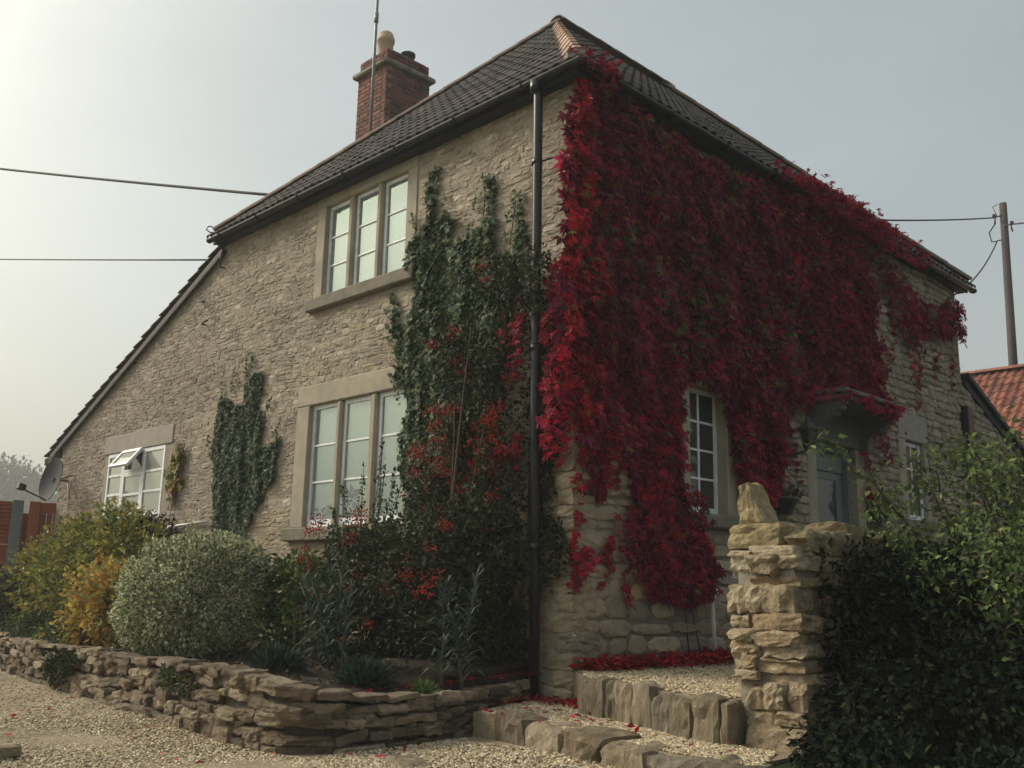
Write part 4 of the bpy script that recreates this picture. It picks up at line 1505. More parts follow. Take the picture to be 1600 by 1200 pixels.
ln = thing('wall_lantern', 'black carriage lantern on the wall beside the front door', 'lantern', (0, 3.42, 2.5))
LX, LY = .27, 3.46
tube('bracket', 'iron', ln, [(.0, LY, 2.42), (.10, LY, 2.36), (LX, LY, 2.40)], .014, 6)
tube('back_plate', 'iron', ln, [(.012, LY, 2.33), (.012, LY, 2.50)], .04, 6)
Geo().add(*lathe_vt([(.03, 0), (.06, .02), (.06, .035)], 6, (LX, LY, 2.40))).build('base', 'iron', ln)
Geo().add(*lathe_vt([(.056, .036), (.088, .21)], 6, (LX, LY, 2.40))).build('glass_body', 'glass_dim', ln)
for k in range(6):
    w = 2 * math.pi * k / 6
    tube('rib', 'iron', ln, [(LX + .058 * math.cos(w), LY + .058 * math.sin(w), 2.435), (LX + .09 * math.cos(w), LY + .09 * math.sin(w), 2.61)], .007, 5)
Geo().add(*lathe_vt([(.125, .205), (.12, .225), (.06, .29), (.035, .30), (.03, .33), (.012, .35), (.001, .36)], 6, (LX, LY, 2.40))).build('cap', 'iron', ln)


def planter(label, y):
    t = thing('wall_planter', label, 'planter', (0, y, 1.75))
    V, T = [], []
    m = 10
    for (rx, ry, z) in ((.10, .15, 1.70), (.19, .225, 1.86), (.20, .24, 1.865), (.20, .24, 1.885), (.17, .21, 1.885), (.15, .19, 1.84)):
        for k in range(m):
            w = -math.pi / 2 + math.pi * k / (m - 1)
            V.append((.012 + rx * math.cos(w), y + ry * math.sin(w), z))
    for i in range(5):
        for k in range(m - 1):
            a = i * m + k
            T += [(a, a + 1, a + m + 1), (a, a + m + 1, a + m)]
    for k in range(1, m - 1):
        T.append((0, k + 1, k))
    Geo().add(V, T).build('trough', 'black_plastic', t)
    box('back_plate', 'black_plastic', t, .003, .011, y - .2, y + .2, 1.70, 1.93)
    g = Geo()
    r = np.random.default_rng(int(y * 10))
    n = 90
    P = np.stack([r.uniform(.03, .17, n), y + r.uniform(-.17, .17, n), 1.85 + r.uniform(0, .03, n)], 1)
    leaves(g, SPRIG, P, np.stack([r.normal(.1, .4, n), r.normal(0, .4, n), np.ones(n)], 1), r.normal(0, 1, (n, 3)), r.uniform(.08, .2, n), pick([(.13, .09, .05), (.09, .07, .04)], [1, 1], n, r))
    g.build('dry_stems', 'leaf_matt', t, 'stuff')


planter('black wall planter between the red creeper and the door', 3.27)
planter('black wall planter on the far side of the front door', 5.45)

# ------------------------------------------------------------------ outbuilding, pole, wires, fence
ob = thing('outbuilding', 'lower building beyond with an orange red pantile roof', 'building', (-2, 18, 0))
RZ, RY = 6.60, 20.26
sl_ = math.radians(42)
Sv = np.array([0, math.cos(sl_), math.sin(sl_)])
rows_ = 14
LEN = rows_ * .34
foot = np.array([-7.5, RY, RZ]) - Sv * LEN
obr = Geo().add([foot, foot + np.array([13.5, 0, 0]), (6.0, RY, RZ), (-7.5, RY, RZ), foot + np.array([0, 2 * math.cos(sl_) * LEN, 0]), foot + np.array([13.5, 2 * math.cos(sl_) * LEN, 0])], [(0, 1, 2), (0, 2, 3), (3, 2, 5), (3, 5, 4)]).build('roof', 'mortar_dark', ob)
yb0, yb1 = foot[1] + .15, foot[1] + 2 * math.cos(sl_) * LEN - .15
Geo().add(*box_vt(-7.2, 5.7, yb0, yb1, -.4, foot[2] + .05)).build('wall', 'mortar', ob)
PANT = [(0, .0), (.02, .030), (.06, .048), (.10, .030), (.13, .006), (.17, .0), (.205, .004), (.215, .01)]
PC = [(.23, .085, .055), (.27, .105, .068), (.20, .08, .058), (.155, .075, .062), (.29, .125, .085)]
tiled(obr, foot + np.array([2.6, 0, 0]), (1, 0, 0), Sv, np.cross((1, 0, 0), Sv), 0, 3.0, rows_, [((0, 0, 0), np.array([0, 0, 1.]))], 'pantile', PC, 300, 91, .21, .34, PANT, .40)
tiled(obr, foot + np.array([5.63, 0, 0]), (1, 0, 0), Sv, np.cross((1, 0, 0), Sv), 0, 7.6, rows_, [((0, 0, 0), np.array([0, 0, 1.]))], 'pantile', PC, 0, 92, .21, .34, PANT, .40)
ridge_run(obr, (-7.5, RY, RZ + .06), (6.0, RY, RZ + .06), (0, 0, 1), [(.30, .12, .08), (.26, .11, .075)], 93, .14, .45)

up = thing('utility_pole', 'tall dark wooden telegraph pole behind the red tiled roof', 'pole', (-3.9, 22.6, -.3))
tube('pole', 'pole_wood', up, [(-3.92, 22.5, -.3), (-3.75, 22.55, 6.0), (-3.64, 22.589, 12.07)], [.15, .125, .10], 12)
for (dx, dz) in ((-.20, 11.68), (.20, 11.35)):
    tube('insulator_arm', 'iron', up, [(-3.65, 22.5, dz), (-3.65 + dx, 22.5, dz), (-3.65 + dx * 1.15, 22.5, dz - .22)], .025, 6)
    Geo().add(*lathe_vt([(.03, 0), (.06, .03), (.05, .1), (.02, .12)], 8, (-3.65 + dx * 1.15, 22.5, dz - .02))).build('insulator', 'black_clay', up)
tube('tail_loop', 'wire', up, [(-3.85, 22.5, 11.5), (-4.05, 22.5, 11.25), (-4.0, 22.5, 10.95), (-3.75, 22.5, 10.95)], .02, 6)
tube('stay_coil', 'wire', up, [(-3.8, 22.5, 11.7), (-3.9, 22.5, 12.0), (-3.75, 22.5, 12.05)], .012, 6)


def cable(label, P, Q, sag, rad):
    P, Q = np.array(P, float), np.array(Q, float)
    path = [P + (Q - P) * f - np.array([0, 0, sag * 4 * f * (1 - f)]) for f in np.linspace(0, 1, 15)]
    return tag(tube('overhead_wire', 'wire', None, path, rad, 6), label, 'wire')


cable('upper overhead wire running left from behind the roof', (-51.3, -4.2, 21.0), (-8.7, 3.6, 7.75), .25, .030)
cable('lower thin overhead wire at far left below the thick one', (-81.0, 3.25, 23.6), (-16.0, 5.0, 8.68), .1, .022)
cable('overhead wire stretched level from the creeper to the pole', (-3.0, 11.0, 8.06), (-3.85, 22.5, 11.66), .05, .022)
cable('slack wire dropping from the pole to the far eaves', (-1.4, 12.0, 6.35), (-3.85, 22.5, 10.95), .25, .02)
cable('wire leaving the pole towards the right edge', (-3.45, 22.5, 11.35), (6.0, 17.0, 9.0), .2, .022)

fn = thing('timber_fence', 'red brown timber gate and fence at the far left of the house', 'fence', (-12.6, -.4, 0))
F0, F1 = np.array([-11.70, .10, 0]), np.array([-13.2, -4.0, 0])
fd = unit(F1 - F0)
fnv = np.array([-fd[1], fd[0], 0])
fnv = fnv if (np.array(CAM) - F0) @ fnv > 0 else -fnv


def fb(name, mat, s0, s1, z0, z1, n0, n1):
    V, T = cbox_vt(s0, s1, z0, z1, n0, n1, .006)
    Geo().add(frame(F0, fd, (0, 0, 1), fnv, V), T).build(name, mat, fn)


fb('gate_rail', 'timber_red', .0, .42, 1.92, 2.10, .03, .07)
fb('gate_rail', 'timber_red', .0, .42, 1.28, 1.40, .03, .07)
fb('gate_stile', 'timber_red', .30, .47, .1, 2.11, .071, .11)
for k in range(3):
    fb('gate_board', 'timber_red', .01 + k * .097, .10 + k * .097, .1, 1.92, 0, .028)
fb('gate_board', 'timber_red', .29, .56, .05, 1.915, -.03, -.004)
fb('post', 'timber_grey', .56, .725, .05, 2.12, 0, .12)
fb('fence_board', 'timber_red', .70, 2.6, 1.40, 2.09, -.03, -.002)
for k in range(9):
    fb('slat', 'timber_red', .72, 2.6, 1.50 + k * .068, 1.555 + k * .068, .0 + .01 * (k % 2), .03 + .01 * (k % 2))
fb('rail', 'timber_red', .72, 2.6, 1.40, 1.49, .02, .07)
for k in range(14):
    fb('fence_board', 'timber_red', .72 + k * .134, .848 + k * .134, .05, 1.395, .0, .022 + .006 * (k % 2))

# ------------------------------------------------------------------ climbing plants
def rot_dirs(n, rng, base, spread):
    return norm(np.array(base, float)[None] + rng.normal(0, spread, (n, 3)))


def stems_on(parent, mat, paths, r0=.012):
    for k, p in enumerate(paths):
        tube('stem', mat, parent, p, [r0 * (1 - .6 * i / (len(p) - 1)) for i in range(len(p))], 6)


# Virginia creeper on the right front
vc = thing('virginia_creeper', 'huge crimson creeper cloaking the right hand front of the house', 'creeper', (.1, .3, 0))
rg = np.random.default_rng(101)
g = Geo()
RED = [(.34, .008, .030), (.29, .008, .029), (.24, .008, .030), (.19, .008, .029), (.42, .022, .036)]
PUR = [(.23, .020, .060), (.18, .018, .055), (.28, .018, .055), (.15, .028, .065)]
GRN = [(.12, .11, .030), (.16, .12, .03), (.075, .085, .03), (.22, .10, .03)]


def creeper(poly, dens, thick, size, seed, side='R', base=.04, bright=None):
    P = scatter(poly, dens, rg, .05, seed)
    n = len(P)
    u, z = P[:, 0], P[:, 1]
    lump = np.clip(.5 + .9 * noise2(u * 1.1, z * .8, seed + 7, 1.3) + .5 * noise2(u * 2, z * 1.6, seed + 9, 2.6), 0, 1.25)
    keep = rg.random(n) < .45 + .75 * lump
    u, z, lump = u[keep], z[keep], lump[keep]
    n = len(u)
    if side == 'R':
        u = u + .15 * np.clip((.35 - u) / .6, 0, 1)
    dep = base + thick * lump * rg.uniform(.25, 1, n) ** .7 + rg.uniform(0, .03, n)
    streak = noise2(u * 2.2, z * .22, seed + 11, 1.6)
    fine = noise2(u, z, seed + 13, 3.0)
    left_edge = np.clip((.26 - u) / .3, 0, 1) if bright is None else np.full(n, max(bright, 0.0))
    mid = np.clip((z - 2.4) / 1.2, 0, 1) * np.clip((u + .1) / .5, 0, 1) * np.clip((4.6 - u) / 1.5, 0, 1)
    pg = np.clip(.04 + .46 * (streak > .26) * mid + .12 * (fine > .35) * mid + .10 * left_edge * (fine > .2), 0, .7) * (bright is None)
    pp = np.clip(.16 + .40 * mid + .25 * (streak < -.2), 0, .85) * (1 - .8 * left_edge) if bright != -1 else np.full(n, .9)
    k = rg.random(n)
    cr, cp, cg = pick(RED, [3, 4, 4, 3, .8], n, rg), pick(PUR, [1, 1, 1, 1], n, rg), pick(GRN, [2, 1, 2, 1], n, rg)
    cb = pick([(.40, .009, .030), (.33, .009, .030), (.44, .04, .035)], [3, 3, .6], n, rg)
    C = np.where((k < pg)[:, None], cg, np.where((k < pg + pp)[:, None], cp, np.where((rg.random(n) < left_edge)[:, None], cb, cr)))
    C = np.clip(C * (1 + .28 * noise2(u, z, seed + 17, .8) + rg.normal(0, .14, n))[:, None], .003, .8)
    if side == 'R':
        pos = np.stack([dep, u, z], 1)
        out = (1, 0, .25)
    else:
        u = np.where(np.abs(u + .30) < .10, u - .16 * np.sign(u + .301) * -1, u)
        pos = np.stack([u, -dep, z], 1)
        out = (0, -1, .25)
    tip = rot_dirs(n, rg, (0, 0, -1), .42) + np.array(out) * .35
    nr = rot_dirs(n, rg, out, .42)
    leaves(g, CREEPER, pos, tip, nr, size * rg.uniform(.5, 1.5, n), C)


creeper(CREEPER_MAIN, 800, .03, .17, 212, base=.03, bright=-1)
creeper(CREEPER_MAIN, 2300, .17, .092, 201)
creeper([(.3, 5.10), (4.2, 5.10), (4.2, 5.36), (.3, 5.36)], 900, .07, .095, 213, base=.03, bright=0)
creeper(CREEPER_STRAND_A, 650, .06, .09, 202, bright=.7)
creeper(CREEPER_STRAND_B, 700, .10, .10, 203, bright=.1)
creeper(CREEPER_STRAND_C, 700, .08, .095, 204, bright=.1)
creeper(CREEPER_STRAND_D, 700, .08, .095, 205, bright=.0)
creeper(CREEPER_FAR_BAND, 950, .16, .105, 206, bright=.05)
creeper(CREEPER_GUTTER, 900, .10, .12, 207, base=.22, bright=.2)
creeper(CREEPER_FAR_STRANDS, 230, .05, .10, 208, bright=.3)
creeper(CREEPER_DOOR_STRAND, 330, .06, .10, 209, bright=.2)
creeper(CREEPER_HANG, 420, .1, .10, 210, base=.06, bright=.2)
creeper(CREEPER_OVER_CORNER, 900, .14, .11, 211, base=.44, bright=.2)
# loose trails hanging below the mass
for (y, zt_, l) in ((.12, 2.15, .5), (.55, 2.2, .45), (.85, 2.15, .7), (1.0, 1.6, .5), (1.3, 1.25, .4), (1.75, 1.0, .25), (2.7, 2.1, .5), (3.05, 1.75, .35), (3.6, 2.5, .4), (-.2, 2.4, .5), (-.05, 1.3, .4), (5.7, 3.6, .8), (5.95, 4.2, .6), (6.2, 4.6, .7), (7.0, 4.3, .7), (7.6, 4.4, .5), (8.2, 4.4, .6), (2.45, 3.0, .5), (.35, 1.2, .3)):
    m = int(l * 55)
    f = rg.random(m)
    P = np.stack([.05 + rg.normal(0, .02, m), y + .06 * np.sin(f * 4 + y) + rg.normal(0, .035, m) * (1.2 - f), zt_ - l * f], 1)
    leaves(g, CREEPER, P, rot_dirs(m, rg, (.2, 0, -1), .5), rot_dirs(m, rg, (1, 0, .2), .45), .10 * rg.uniform(.5, 1.2, m), pick(RED, [2, 3, 3, 2, .3], m, rg))
# sprays that stand up over the gutter
for (y, z, m) in ((.05, 5.42, 60), (3.3, 5.40, 90), (3.7, 5.44, 150), (4.05, 5.46, 190), (4.45, 5.48, 210), (4.9, 5.46, 170), (5.35, 5.44, 130), (5.8, 5.44, 80), (6.3, 5.44, 50), (6.8, 5.42, 30), (3.9, 5.30, 170), (4.5, 5.30, 190), (5.1, 5.30, 150)):
    P = np.stack([rg.normal(.25, .07, m), rg.normal(y, .15, m), z + np.abs(rg.normal(0, .075, m))], 1)
    leaves(g, CREEPER, P, rot_dirs(m, rg, (.2, 0, -.2), .8), rot_dirs(m, rg, (.7, -.3, .5), .5), .11 * rg.uniform(.6, 1.2, m), pick(RED, [1, 1, 1, 1, .3], m, rg))
g.build('foliage', 'leaf_red', vc, 'stuff')
sp = []
for (y0, y1, z1, bow) in ((1.55, 1.2, 4.6, .2), (1.75, 1.4, 3.2, -.2), (2.95, 2.9, 4.5, .2), (3.3, 3.6, 4.2, -.15)):
    sp.append([(.03, y0 + (y1 - y0) * f + bow * math.sin(3.1 * f) * .4 + rg.normal(0, .05), .22 + (z1 - .22) * f) for f in np.linspace(0, 1, 9)])
stems_on(vc, 'twig', sp, .007)

# a younger creeper crossing the downpipe
yc = thing('young_creeper', 'bright red creeper strands crossing the black downpipe', 'creeper', (-.4, -.1, .2))
g = Geo()
creeper(CREEPER_PIPE, 900, .16, .085, 221, 'L', .12, .12)
g.build('foliage', 'leaf_red', yc, 'stuff')
stems_on(yc, 'twig', [[(-.62 + .25 * f + .06 * math.sin(5 * f), -.05, .2 + 3.2 * f) for f in np.linspace(0, 1, 8)]], .012)


def ivy(geo, poly, dens, size, seed, rng, cols, wts, thick=.075, base=.02, thin=1.0):
    P = scatter(poly, dens, rng, .045 * (.4 + .6 * thin), seed)
    u, z = P[:, 0], P[:, 1]
    lump = np.clip(.5 + .8 * noise2(u * 1.2, z * .5, seed + 3, 1.6), 0, 1.2)
    keep = rng.random(len(u)) < 1 - thin * (.58 - .8 * lump)
    u, z, lump = u[keep], z[keep], lump[keep]
    n = len(u)
    pos = np.stack([u, -(base + thick * lump * rng.uniform(.2, 1, n)), z], 1)
    leaves(geo, IVY, pos, rot_dirs(n, rng, (0, -.3, -1), .5), rot_dirs(n, rng, (0, -1, .35), .38), size * rng.uniform(.6, 1.25, n), pick(cols, wts, n, rng, .22))


def wisps(geo, rng, runs):
    """thin leafy runners that climb past the mass"""
    for (x0, z0, x1, z1) in runs:
        m = int(70 * math.hypot(x1 - x0, z1 - z0)) + 8
        f = rng.random(m)
        P = np.stack([x0 + (x1 - x0) * f, -.03 - .02 * rng.random(m), z0 + (z1 - z0) * f], 1) + rng.normal(0, 1, (m, 3)) * np.array([.028, .006, .02]) * (1.15 - f)[:, None]
        leaves(geo, IVY, P, rot_dirs(m, rng, (0, -.2, -.6), .6), rot_dirs(m, rng, (0, -1, .35), .35), .042 * rng.uniform(.5, 1.1, m), pick(IVC, [2, 3, 1, 2, 1], m, rng, .2))


IVC = [(.055, .090, .05), (.085, .125, .06), (.036, .062, .040), (.13, .17, .08), (.20, .23, .115)]
im = thing('ivy', 'dark green ivy climbing between the window stacks and the downpipe', 'ivy', (-1.6, 0, .2))
r = np.random.default_rng(111)
g = Geo()
ivy(g, IVY_MAIN, 2900, .06, 301, r, IVC, [3, 4, 3, 1.8, .8])
for k, pl_ in enumerate((IVY_STRAND_A, IVY_STRAND_B, IVY_STRAND_C, IVY_SILL_STRAND)):
    ivy(g, pl_, 1500, .06, 310 + k, r, IVC, [3, 3, 2, 1.5, .6], .04)
wisps(g, r, ((-2.2, 4.4, -2.28, 4.75), (-2.0, 4.5, -1.98, 4.9), (-1.72, 4.45, -1.75, 4.8), (-1.35, 4.35, -1.25, 4.75), (-1.1, 4.2, -1.0, 4.7), (-.85, 4.1, -.72, 4.55), (-2.45, 3.6, -2.6, 3.95), (-2.4, 3.2, -2.62, 3.45), (-.75, 3.9, -.62, 4.35), (-2.35, 2.7, -2.55, 3.05)))
g.build('foliage', 'leaf_green', im, 'stuff')
sp = []
for (x0, x1, z1) in ((-1.8, -2.0, 5.15), (-1.5, -1.1, 4.75), (-1.2, -.68, 4.45), (-2.0, -2.45, 3.7), (-1.7, -1.5, 4.0)):
    sp.append([(x0 + (x1 - x0) * f ** 1.5 + .05 * math.sin(6 * f + x0), -.025, .2 + (z1 - .2) * f) for f in np.linspace(0, 1, 9)])
stems_on(im, 'twig', sp, .013)

ic = thing('ivy', 'narrow column of green ivy on the wall left of the big window', 'ivy', (-5.8, 0, .2))
g = Geo()
ivy(g, IVY_COLUMN, 3600, .043, 321, r, IVC, [4, 3, 4, 1, .5], .06, thin=.25)
wisps(g, r, ((-6.1, 3.0, -6.15, 3.45), (-5.9, 3.1, -5.85, 3.55), (-5.65, 3.3, -5.5, 3.75), (-5.5, 3.35, -5.38, 3.72), (-5.3, 3.0, -5.15, 3.35), (-5.1, 2.8, -4.85, 3.1), (-4.85, 2.5, -4.6, 2.8), (-5.0, 2.3, -4.7, 2.5), (-6.2, 2.4, -6.4, 2.75)))
g.build('foliage', 'leaf_green', ic, 'stuff')
stems_on(ic, 'twig', [[(-5.75 + a * f, -.02, .2 + zt_ * f) for f in np.linspace(0, 1, 6)] for a, zt_ in ((-.3, 3.0), (.2, 3.3), (.75, 2.7))], .014)

iw = thing('ivy', 'dark trailing ivy low on the wall beside the foot of the downpipe', 'ivy', (-.8, 0, .2))
g = Geo()
ivy(g, WALL_IVY_LOW, 1500, .06, 331, r, [(.026, .040, .022), (.04, .055, .026), (.018, .028, .018)], [3, 2, 3], .16)
n = 60
P = np.stack([r.uniform(-.75, -.5, n), np.full(n, -.03), r.uniform(.3, 1.25, n)], 1)
leaves(g, IVY, P, rot_dirs(n, r, (0, -.2, -1), .5), rot_dirs(n, r, (0, -1, .3), .3), .055 * r.uniform(.6, 1.2, n), pick(IVC, [2, 2, 2, 1, .3], n, r))
g.build('foliage', 'leaf_green', iw, 'stuff')
stems_on(iw, 'twig', [[(-.8 + .3 * f, -.03, .15 + .9 * f) for f in np.linspace(0, 1, 5)], [(-.7 - .35 * f, -.04, .15 + .8 * f) for f in np.linspace(0, 1, 5)]], .010)

ac = thing('autumn_climber', 'thin yellow leaved climber beside the small white window', 'climber', (-7.3, 0, .2))
g = Geo()
ivy(g, AUTUMN_CLIMBER, 420, .10, 341, r, [(.34, .22, .03), (.28, .13, .03), (.20, .20, .04), (.13, .16, .04)], [3, 1, 3, 2], .07)
g.build('foliage', 'leaf_matt', ac, 'stuff')
stems_on(ac, 'twig', [[(-7.5 + .4 * f + .06 * math.sin(7 * f), -.03, .2 + 2.5 * f) for f in np.linspace(0, 1, 8)]], .009)


# pyracantha with berries
py = thing('pyracantha', 'spiny evergreen shrub full of red berries trained up the wall', 'shrub', (-1.3, -.4, .15))
r = np.random.default_rng(121)
g = Geo()
PYC = [(.030, .045, .020), (.042, .06, .024), (.022, .032, .018), (.06, .075, .028)]


def pyr(poly, dens, d0, d1, size, seed):
    P = scatter(poly, dens, r, .06, seed)
    u, z = P[:, 0], P[:, 1]
    lump = np.clip(.5 + .9 * noise2(u, z, seed + 5, 1.3), 0, 1.2)
    keep = r.random(len(u)) < .28 + .8 * lump
    u, z, lump = u[keep], z[keep], lump[keep]
    n = len(u)
    dep = d0 + (d1 - d0) * lump * r.uniform(.2, 1, n)
    dep = np.where((u > -.42) & (z < 3.2), np.minimum(dep, .07), dep)
    pos = np.stack([u, -dep, z], 1)
    leaves(g, LEAF, pos, rot_dirs(n, r, (0, -.5, .2), .8), rot_dirs(n, r, (0, -.6, .8), .5), size * r.uniform(.6, 1.3, n), pick(PYC, [3, 3, 3, 1], n, r, .25))


pyr(PYRACANTHA_UPPER, 5200, .05, .42, .052, 401)
pyr(PYRACANTHA_LOWER, 5200, .15, 1.05, .050, 402)
# dense skirt of the lower shrub
P, D = blobs(19000, [(-2.25, -.5, .5, .32, .3, .34), (-1.7, -.35, .35, .5, .26, .26), (-2.1, -.25, .4, .4, .2, .34), (-1.9, -.6, .5, .5, .4, .34), (-1.0, -.4, .5, .5, .32, .36), (-1.9, -.62, .95, .55, .42, .48), (-1.25, -.5, 1.0, .6, .42, .62), (-.75, -.35, 1.25, .4, .32, .55), (-1.5, -.45, .5, .6, .35, .32), (-2.25, -.6, 1.15, .25, .25, .28)], r, .5, 3)
n = len(P)
leaves(g, LEAF, P, D + r.normal(0, .6, (n, 3)), D + r.normal(0, .5, (n, 3)), .05 * r.uniform(.6, 1.3, n), pick(PYC, [3, 3, 3, 1], n, r, .25))
sprigs = []
for (x, z0, z1, lean) in ((-2.45, 1.35, 1.85, -.30), (-2.3, 1.35, 2.05, -.10), (-2.12, 1.35, 2.22, .02), (-1.95, 1.35, 1.95, .06), (-2.05, 1.3, 2.0, .0), (-1.85, 1.4, 1.98, .12), (-2.62, 1.25, 1.62, -.25)):
    path = [(x + lean * f, -.48 + .08 * f, z0 + (z1 - z0) * f) for f in np.linspace(0, 1, 6)]
    sprigs.append(path)
    m = 80
    f = r.uniform(0, 1, m)
    P = np.stack([x + lean * f, -.48 + .08 * f, z0 + (z1 - z0) * f], 1) + r.normal(0, .035, (m, 3)) * (1.15 - f)[:, None]
    leaves(g, LEAF, P, rot_dirs(m, r, (lean * .5, -.2, .7), .7), rot_dirs(m, r, (0, -1, .4), .6), .045 * r.uniform(.6, 1.2, m), pick([(.06, .085, .03), (.09, .12, .04), (.04, .055, .025)], [2, 1, 2], m, r))
g.build('foliage', 'leaf_green', py, 'stuff')
for p in sprigs:
    tube('twig', 'twig', py, p, [.006, .005, .004, .0035, .003, .002], 5)
for (x, z1, l) in ((-1.7, 1.5, -.5), (-1.4, 2.2, .1), (-1.0, 3.2, .25), (-1.2, 2.6, .5), (-.7, 2.6, .3)):
    tube('stem', 'bark', py, [(-1.25 + (x + 1.25) * f + l * .3 * math.sin(3 * f), -.3 - .1 * math.sin(3.1 * f), .12 + (z1 - .12) * f) for f in np.linspace(0, 1, 7)], [.03, .026, .022, .018, .014, .01, .006], 7)
gb = Geo()
spots = []
for poly, dens, d0, d1, sd_ in ((PYRACANTHA_UPPER, 34, .22, .46, 411), ([(q[0], q[1]) for q in PYRACANTHA_LOWER if True], 13, .75, 1.1, 412), (CREEPER_PIPE, 26, .2, .4, 413)):
    P = scatter(poly, dens, r, .05, sd_)
    for (u, z) in P:
        if u > -.42 or (z > 2.5 and r.random() < .62):
            continue
        spots.append((u, -r.uniform(d0, d1), z))
for (x, y, z) in ((-2.32, -.98, 1.42), (-2.36, -.99, 1.36), (-2.28, -.98, 1.48), (-2.2, -1.0, 1.38), (-1.72, -.95, 1.46), (-1.65, -.95, 1.50), (-1.7, -.96, 1.42), (-2.62, -.9, 1.1), (-2.58, -.92, .95), (-2.55, -.9, .85), (-2.48, -.92, .75)):
    spots.append((x, y, z))
for (x, y, z) in spots:
    m = int(r.integers(16, 46))
    P = np.array([x, y, z]) + r.normal(0, 1, (m, 3)) * np.array([.05, .03, .032])
    c = pick([(.33, .013, .010), (.40, .034, .012), (.24, .009, .008)], [3, 1.6, 2], m, r, .1)
    leaves(gb, OCT, P, rot_dirs(m, r, (0, 0, 1), .5), rot_dirs(m, r, (0, 1, 0), .5), .017 * r.uniform(.8, 1.2, m), c)
gb.build('berries', 'berry', py, 'stuff', smooth=True)


# ------------------------------------------------------------------ shrubs in the bed
def shrub(name, label, cat, base, spec, n, size, cols, wts, seed, mat='leaf_matt', shell=.45, tmpl=LEAF, up=.3, rough=.16, stems=5, group=None, shoots=0, nj=.45):
    t = thing(name, label, cat, base, group)
    r = np.random.default_rng(seed)
    P, D = blobs(n, spec, r, shell, seed, rough)
    m = len(P)
    g = Geo()
    tone = 1 + .22 * noise2(P[:, 0] + P[:, 1], P[:, 2], seed + 2, 1.6)
    leaves(g, tmpl, P, D + r.normal(0, .55, (m, 3)) + np.array([0, 0, -.1]), D + r.normal(0, nj, (m, 3)) + np.array([0, 0, up]), size * r.uniform(.6, 1.35, m), np.clip(pick(cols, wts, m, r, .2) * tone[:, None], 0, .8))
    for k in range(shoots):              # loose shoots that break the outline
        j = r.integers(m)
        dr_ = norm((D[j] + r.normal(0, .35, 3) + np.array([0, 0, .55]))[None])[0]
        ln_ = r.uniform(.10, .32)
        q = int(12 + 40 * ln_)
        f = r.random(q)
        B = P[j] + dr_ * (f * ln_)[:, None] + np.array([0, 0, -.10]) * (f ** 2 * ln_)[:, None] + r.normal(0, size * .35, (q, 3))
        leaves(g, tmpl, B, dr_ + r.normal(0, .6, (q, 3)), r.normal(0, .5, (q, 3)) + np.array([0, 0, .8]), size * r.uniform(.5, 1.1, q), pick(cols, wts, q, r, .2))
    g.build('foliage', mat, t, 'stuff')
    S = np.array(spec)
    for k in range(stems):
        s = S[k % len(S)]
        e = s[:3] + r.normal(0, .3, 3) * s[3:6]
        b = np.array(base) + np.array([r.normal(0, .05), r.normal(0, .05), 0])
        tube('stem', 'bark', t, [b, b * .5 + e * .5 + r.normal(0, .04, 3), e], [.018, .012, .005], 6)
    return t


shrub('variegated_bush', 'rounded cream and green variegated bush clipped above the bed wall', 'bush', (-3.35, -1.55, .15),
      [(-3.48, -1.5, .76, .78, .70, .56), (-3.75, -1.55, .58, .54, .56, .42), (-3.2, -1.5, .82, .46, .52, .42), (-3.45, -1.72, .58, .70, .48, .40), (-3.4, -1.4, 1.0, .58, .54, .34)],
      62000, .036, [(.13, .175, .075), (.08, .115, .05), (.50, .49, .31), (.62, .60, .42), (.24, .28, .14)], [3.4, 2.4, 3.6, 3.0, 3], 501, 'leaf_green', .3, rough=.10, shoots=70, nj=.28)
shrub('golden_shrub', 'tall yellow green leafy shrub below the small white window', 'shrub', (-7.3, -1.0, .15),
      [(-7.6, -1.05, 1.05, .95, .55, .55), (-6.6, -.95, 1.15, .75, .5, .55), (-8.5, -1.1, .85, .75, .5, .5), (-6.2, -1.0, .75, .6, .5, .5), (-7.3, -1.2, .6, 1.1, .5, .4), (-6.9, -.85, 1.6, .32, .28, .26), (-7.9, -.9, 1.45, .4, .3, .28)],
      16000, .07, [(.14, .16, .04), (.23, .23, .05), (.34, .30, .06), (.085, .11, .04), (.38, .24, .05)], [4, 4, 2.4, 3.4, .8], 502, 'leaf_matt', .75, rough=.3, shoots=110)
shrub('orange_shrub', 'small orange and yellow autumn shrub left of the variegated bush', 'shrub', (-5.1, -1.7, .15),
      [(-5.15, -1.7, .62, .42, .32, .34), (-4.85, -1.7, .85, .32, .26, .22), (-5.25, -1.75, .42, .4, .3, .26), (-4.75, -1.75, .5, .3, .25, .3)],
      3600, .075, [(.46, .29, .07), (.46, .37, .10), (.38, .20, .06), (.24, .25, .08), (.26, .12, .05)], [3, 3.4, 1.6, 2.5, .8], 503, 'leaf_matt', .7, rough=.3, shoots=40)
shrub('dark_shrub', 'dark purple leaved shrub under the right of the small window', 'shrub', (-7.0, -.45, .2),
      [(-7.0, -.45, 1.45, .5, .3, .3), (-6.7, -.45, 1.3, .42, .3, .3), (-6.75, -.4, .9, .4, .25, .5)],
      2600, .06, [(.03, .028, .026), (.045, .035, .035), (.035, .045, .022)], [3, 2, 1], 504, 'leaf_dark', .6)
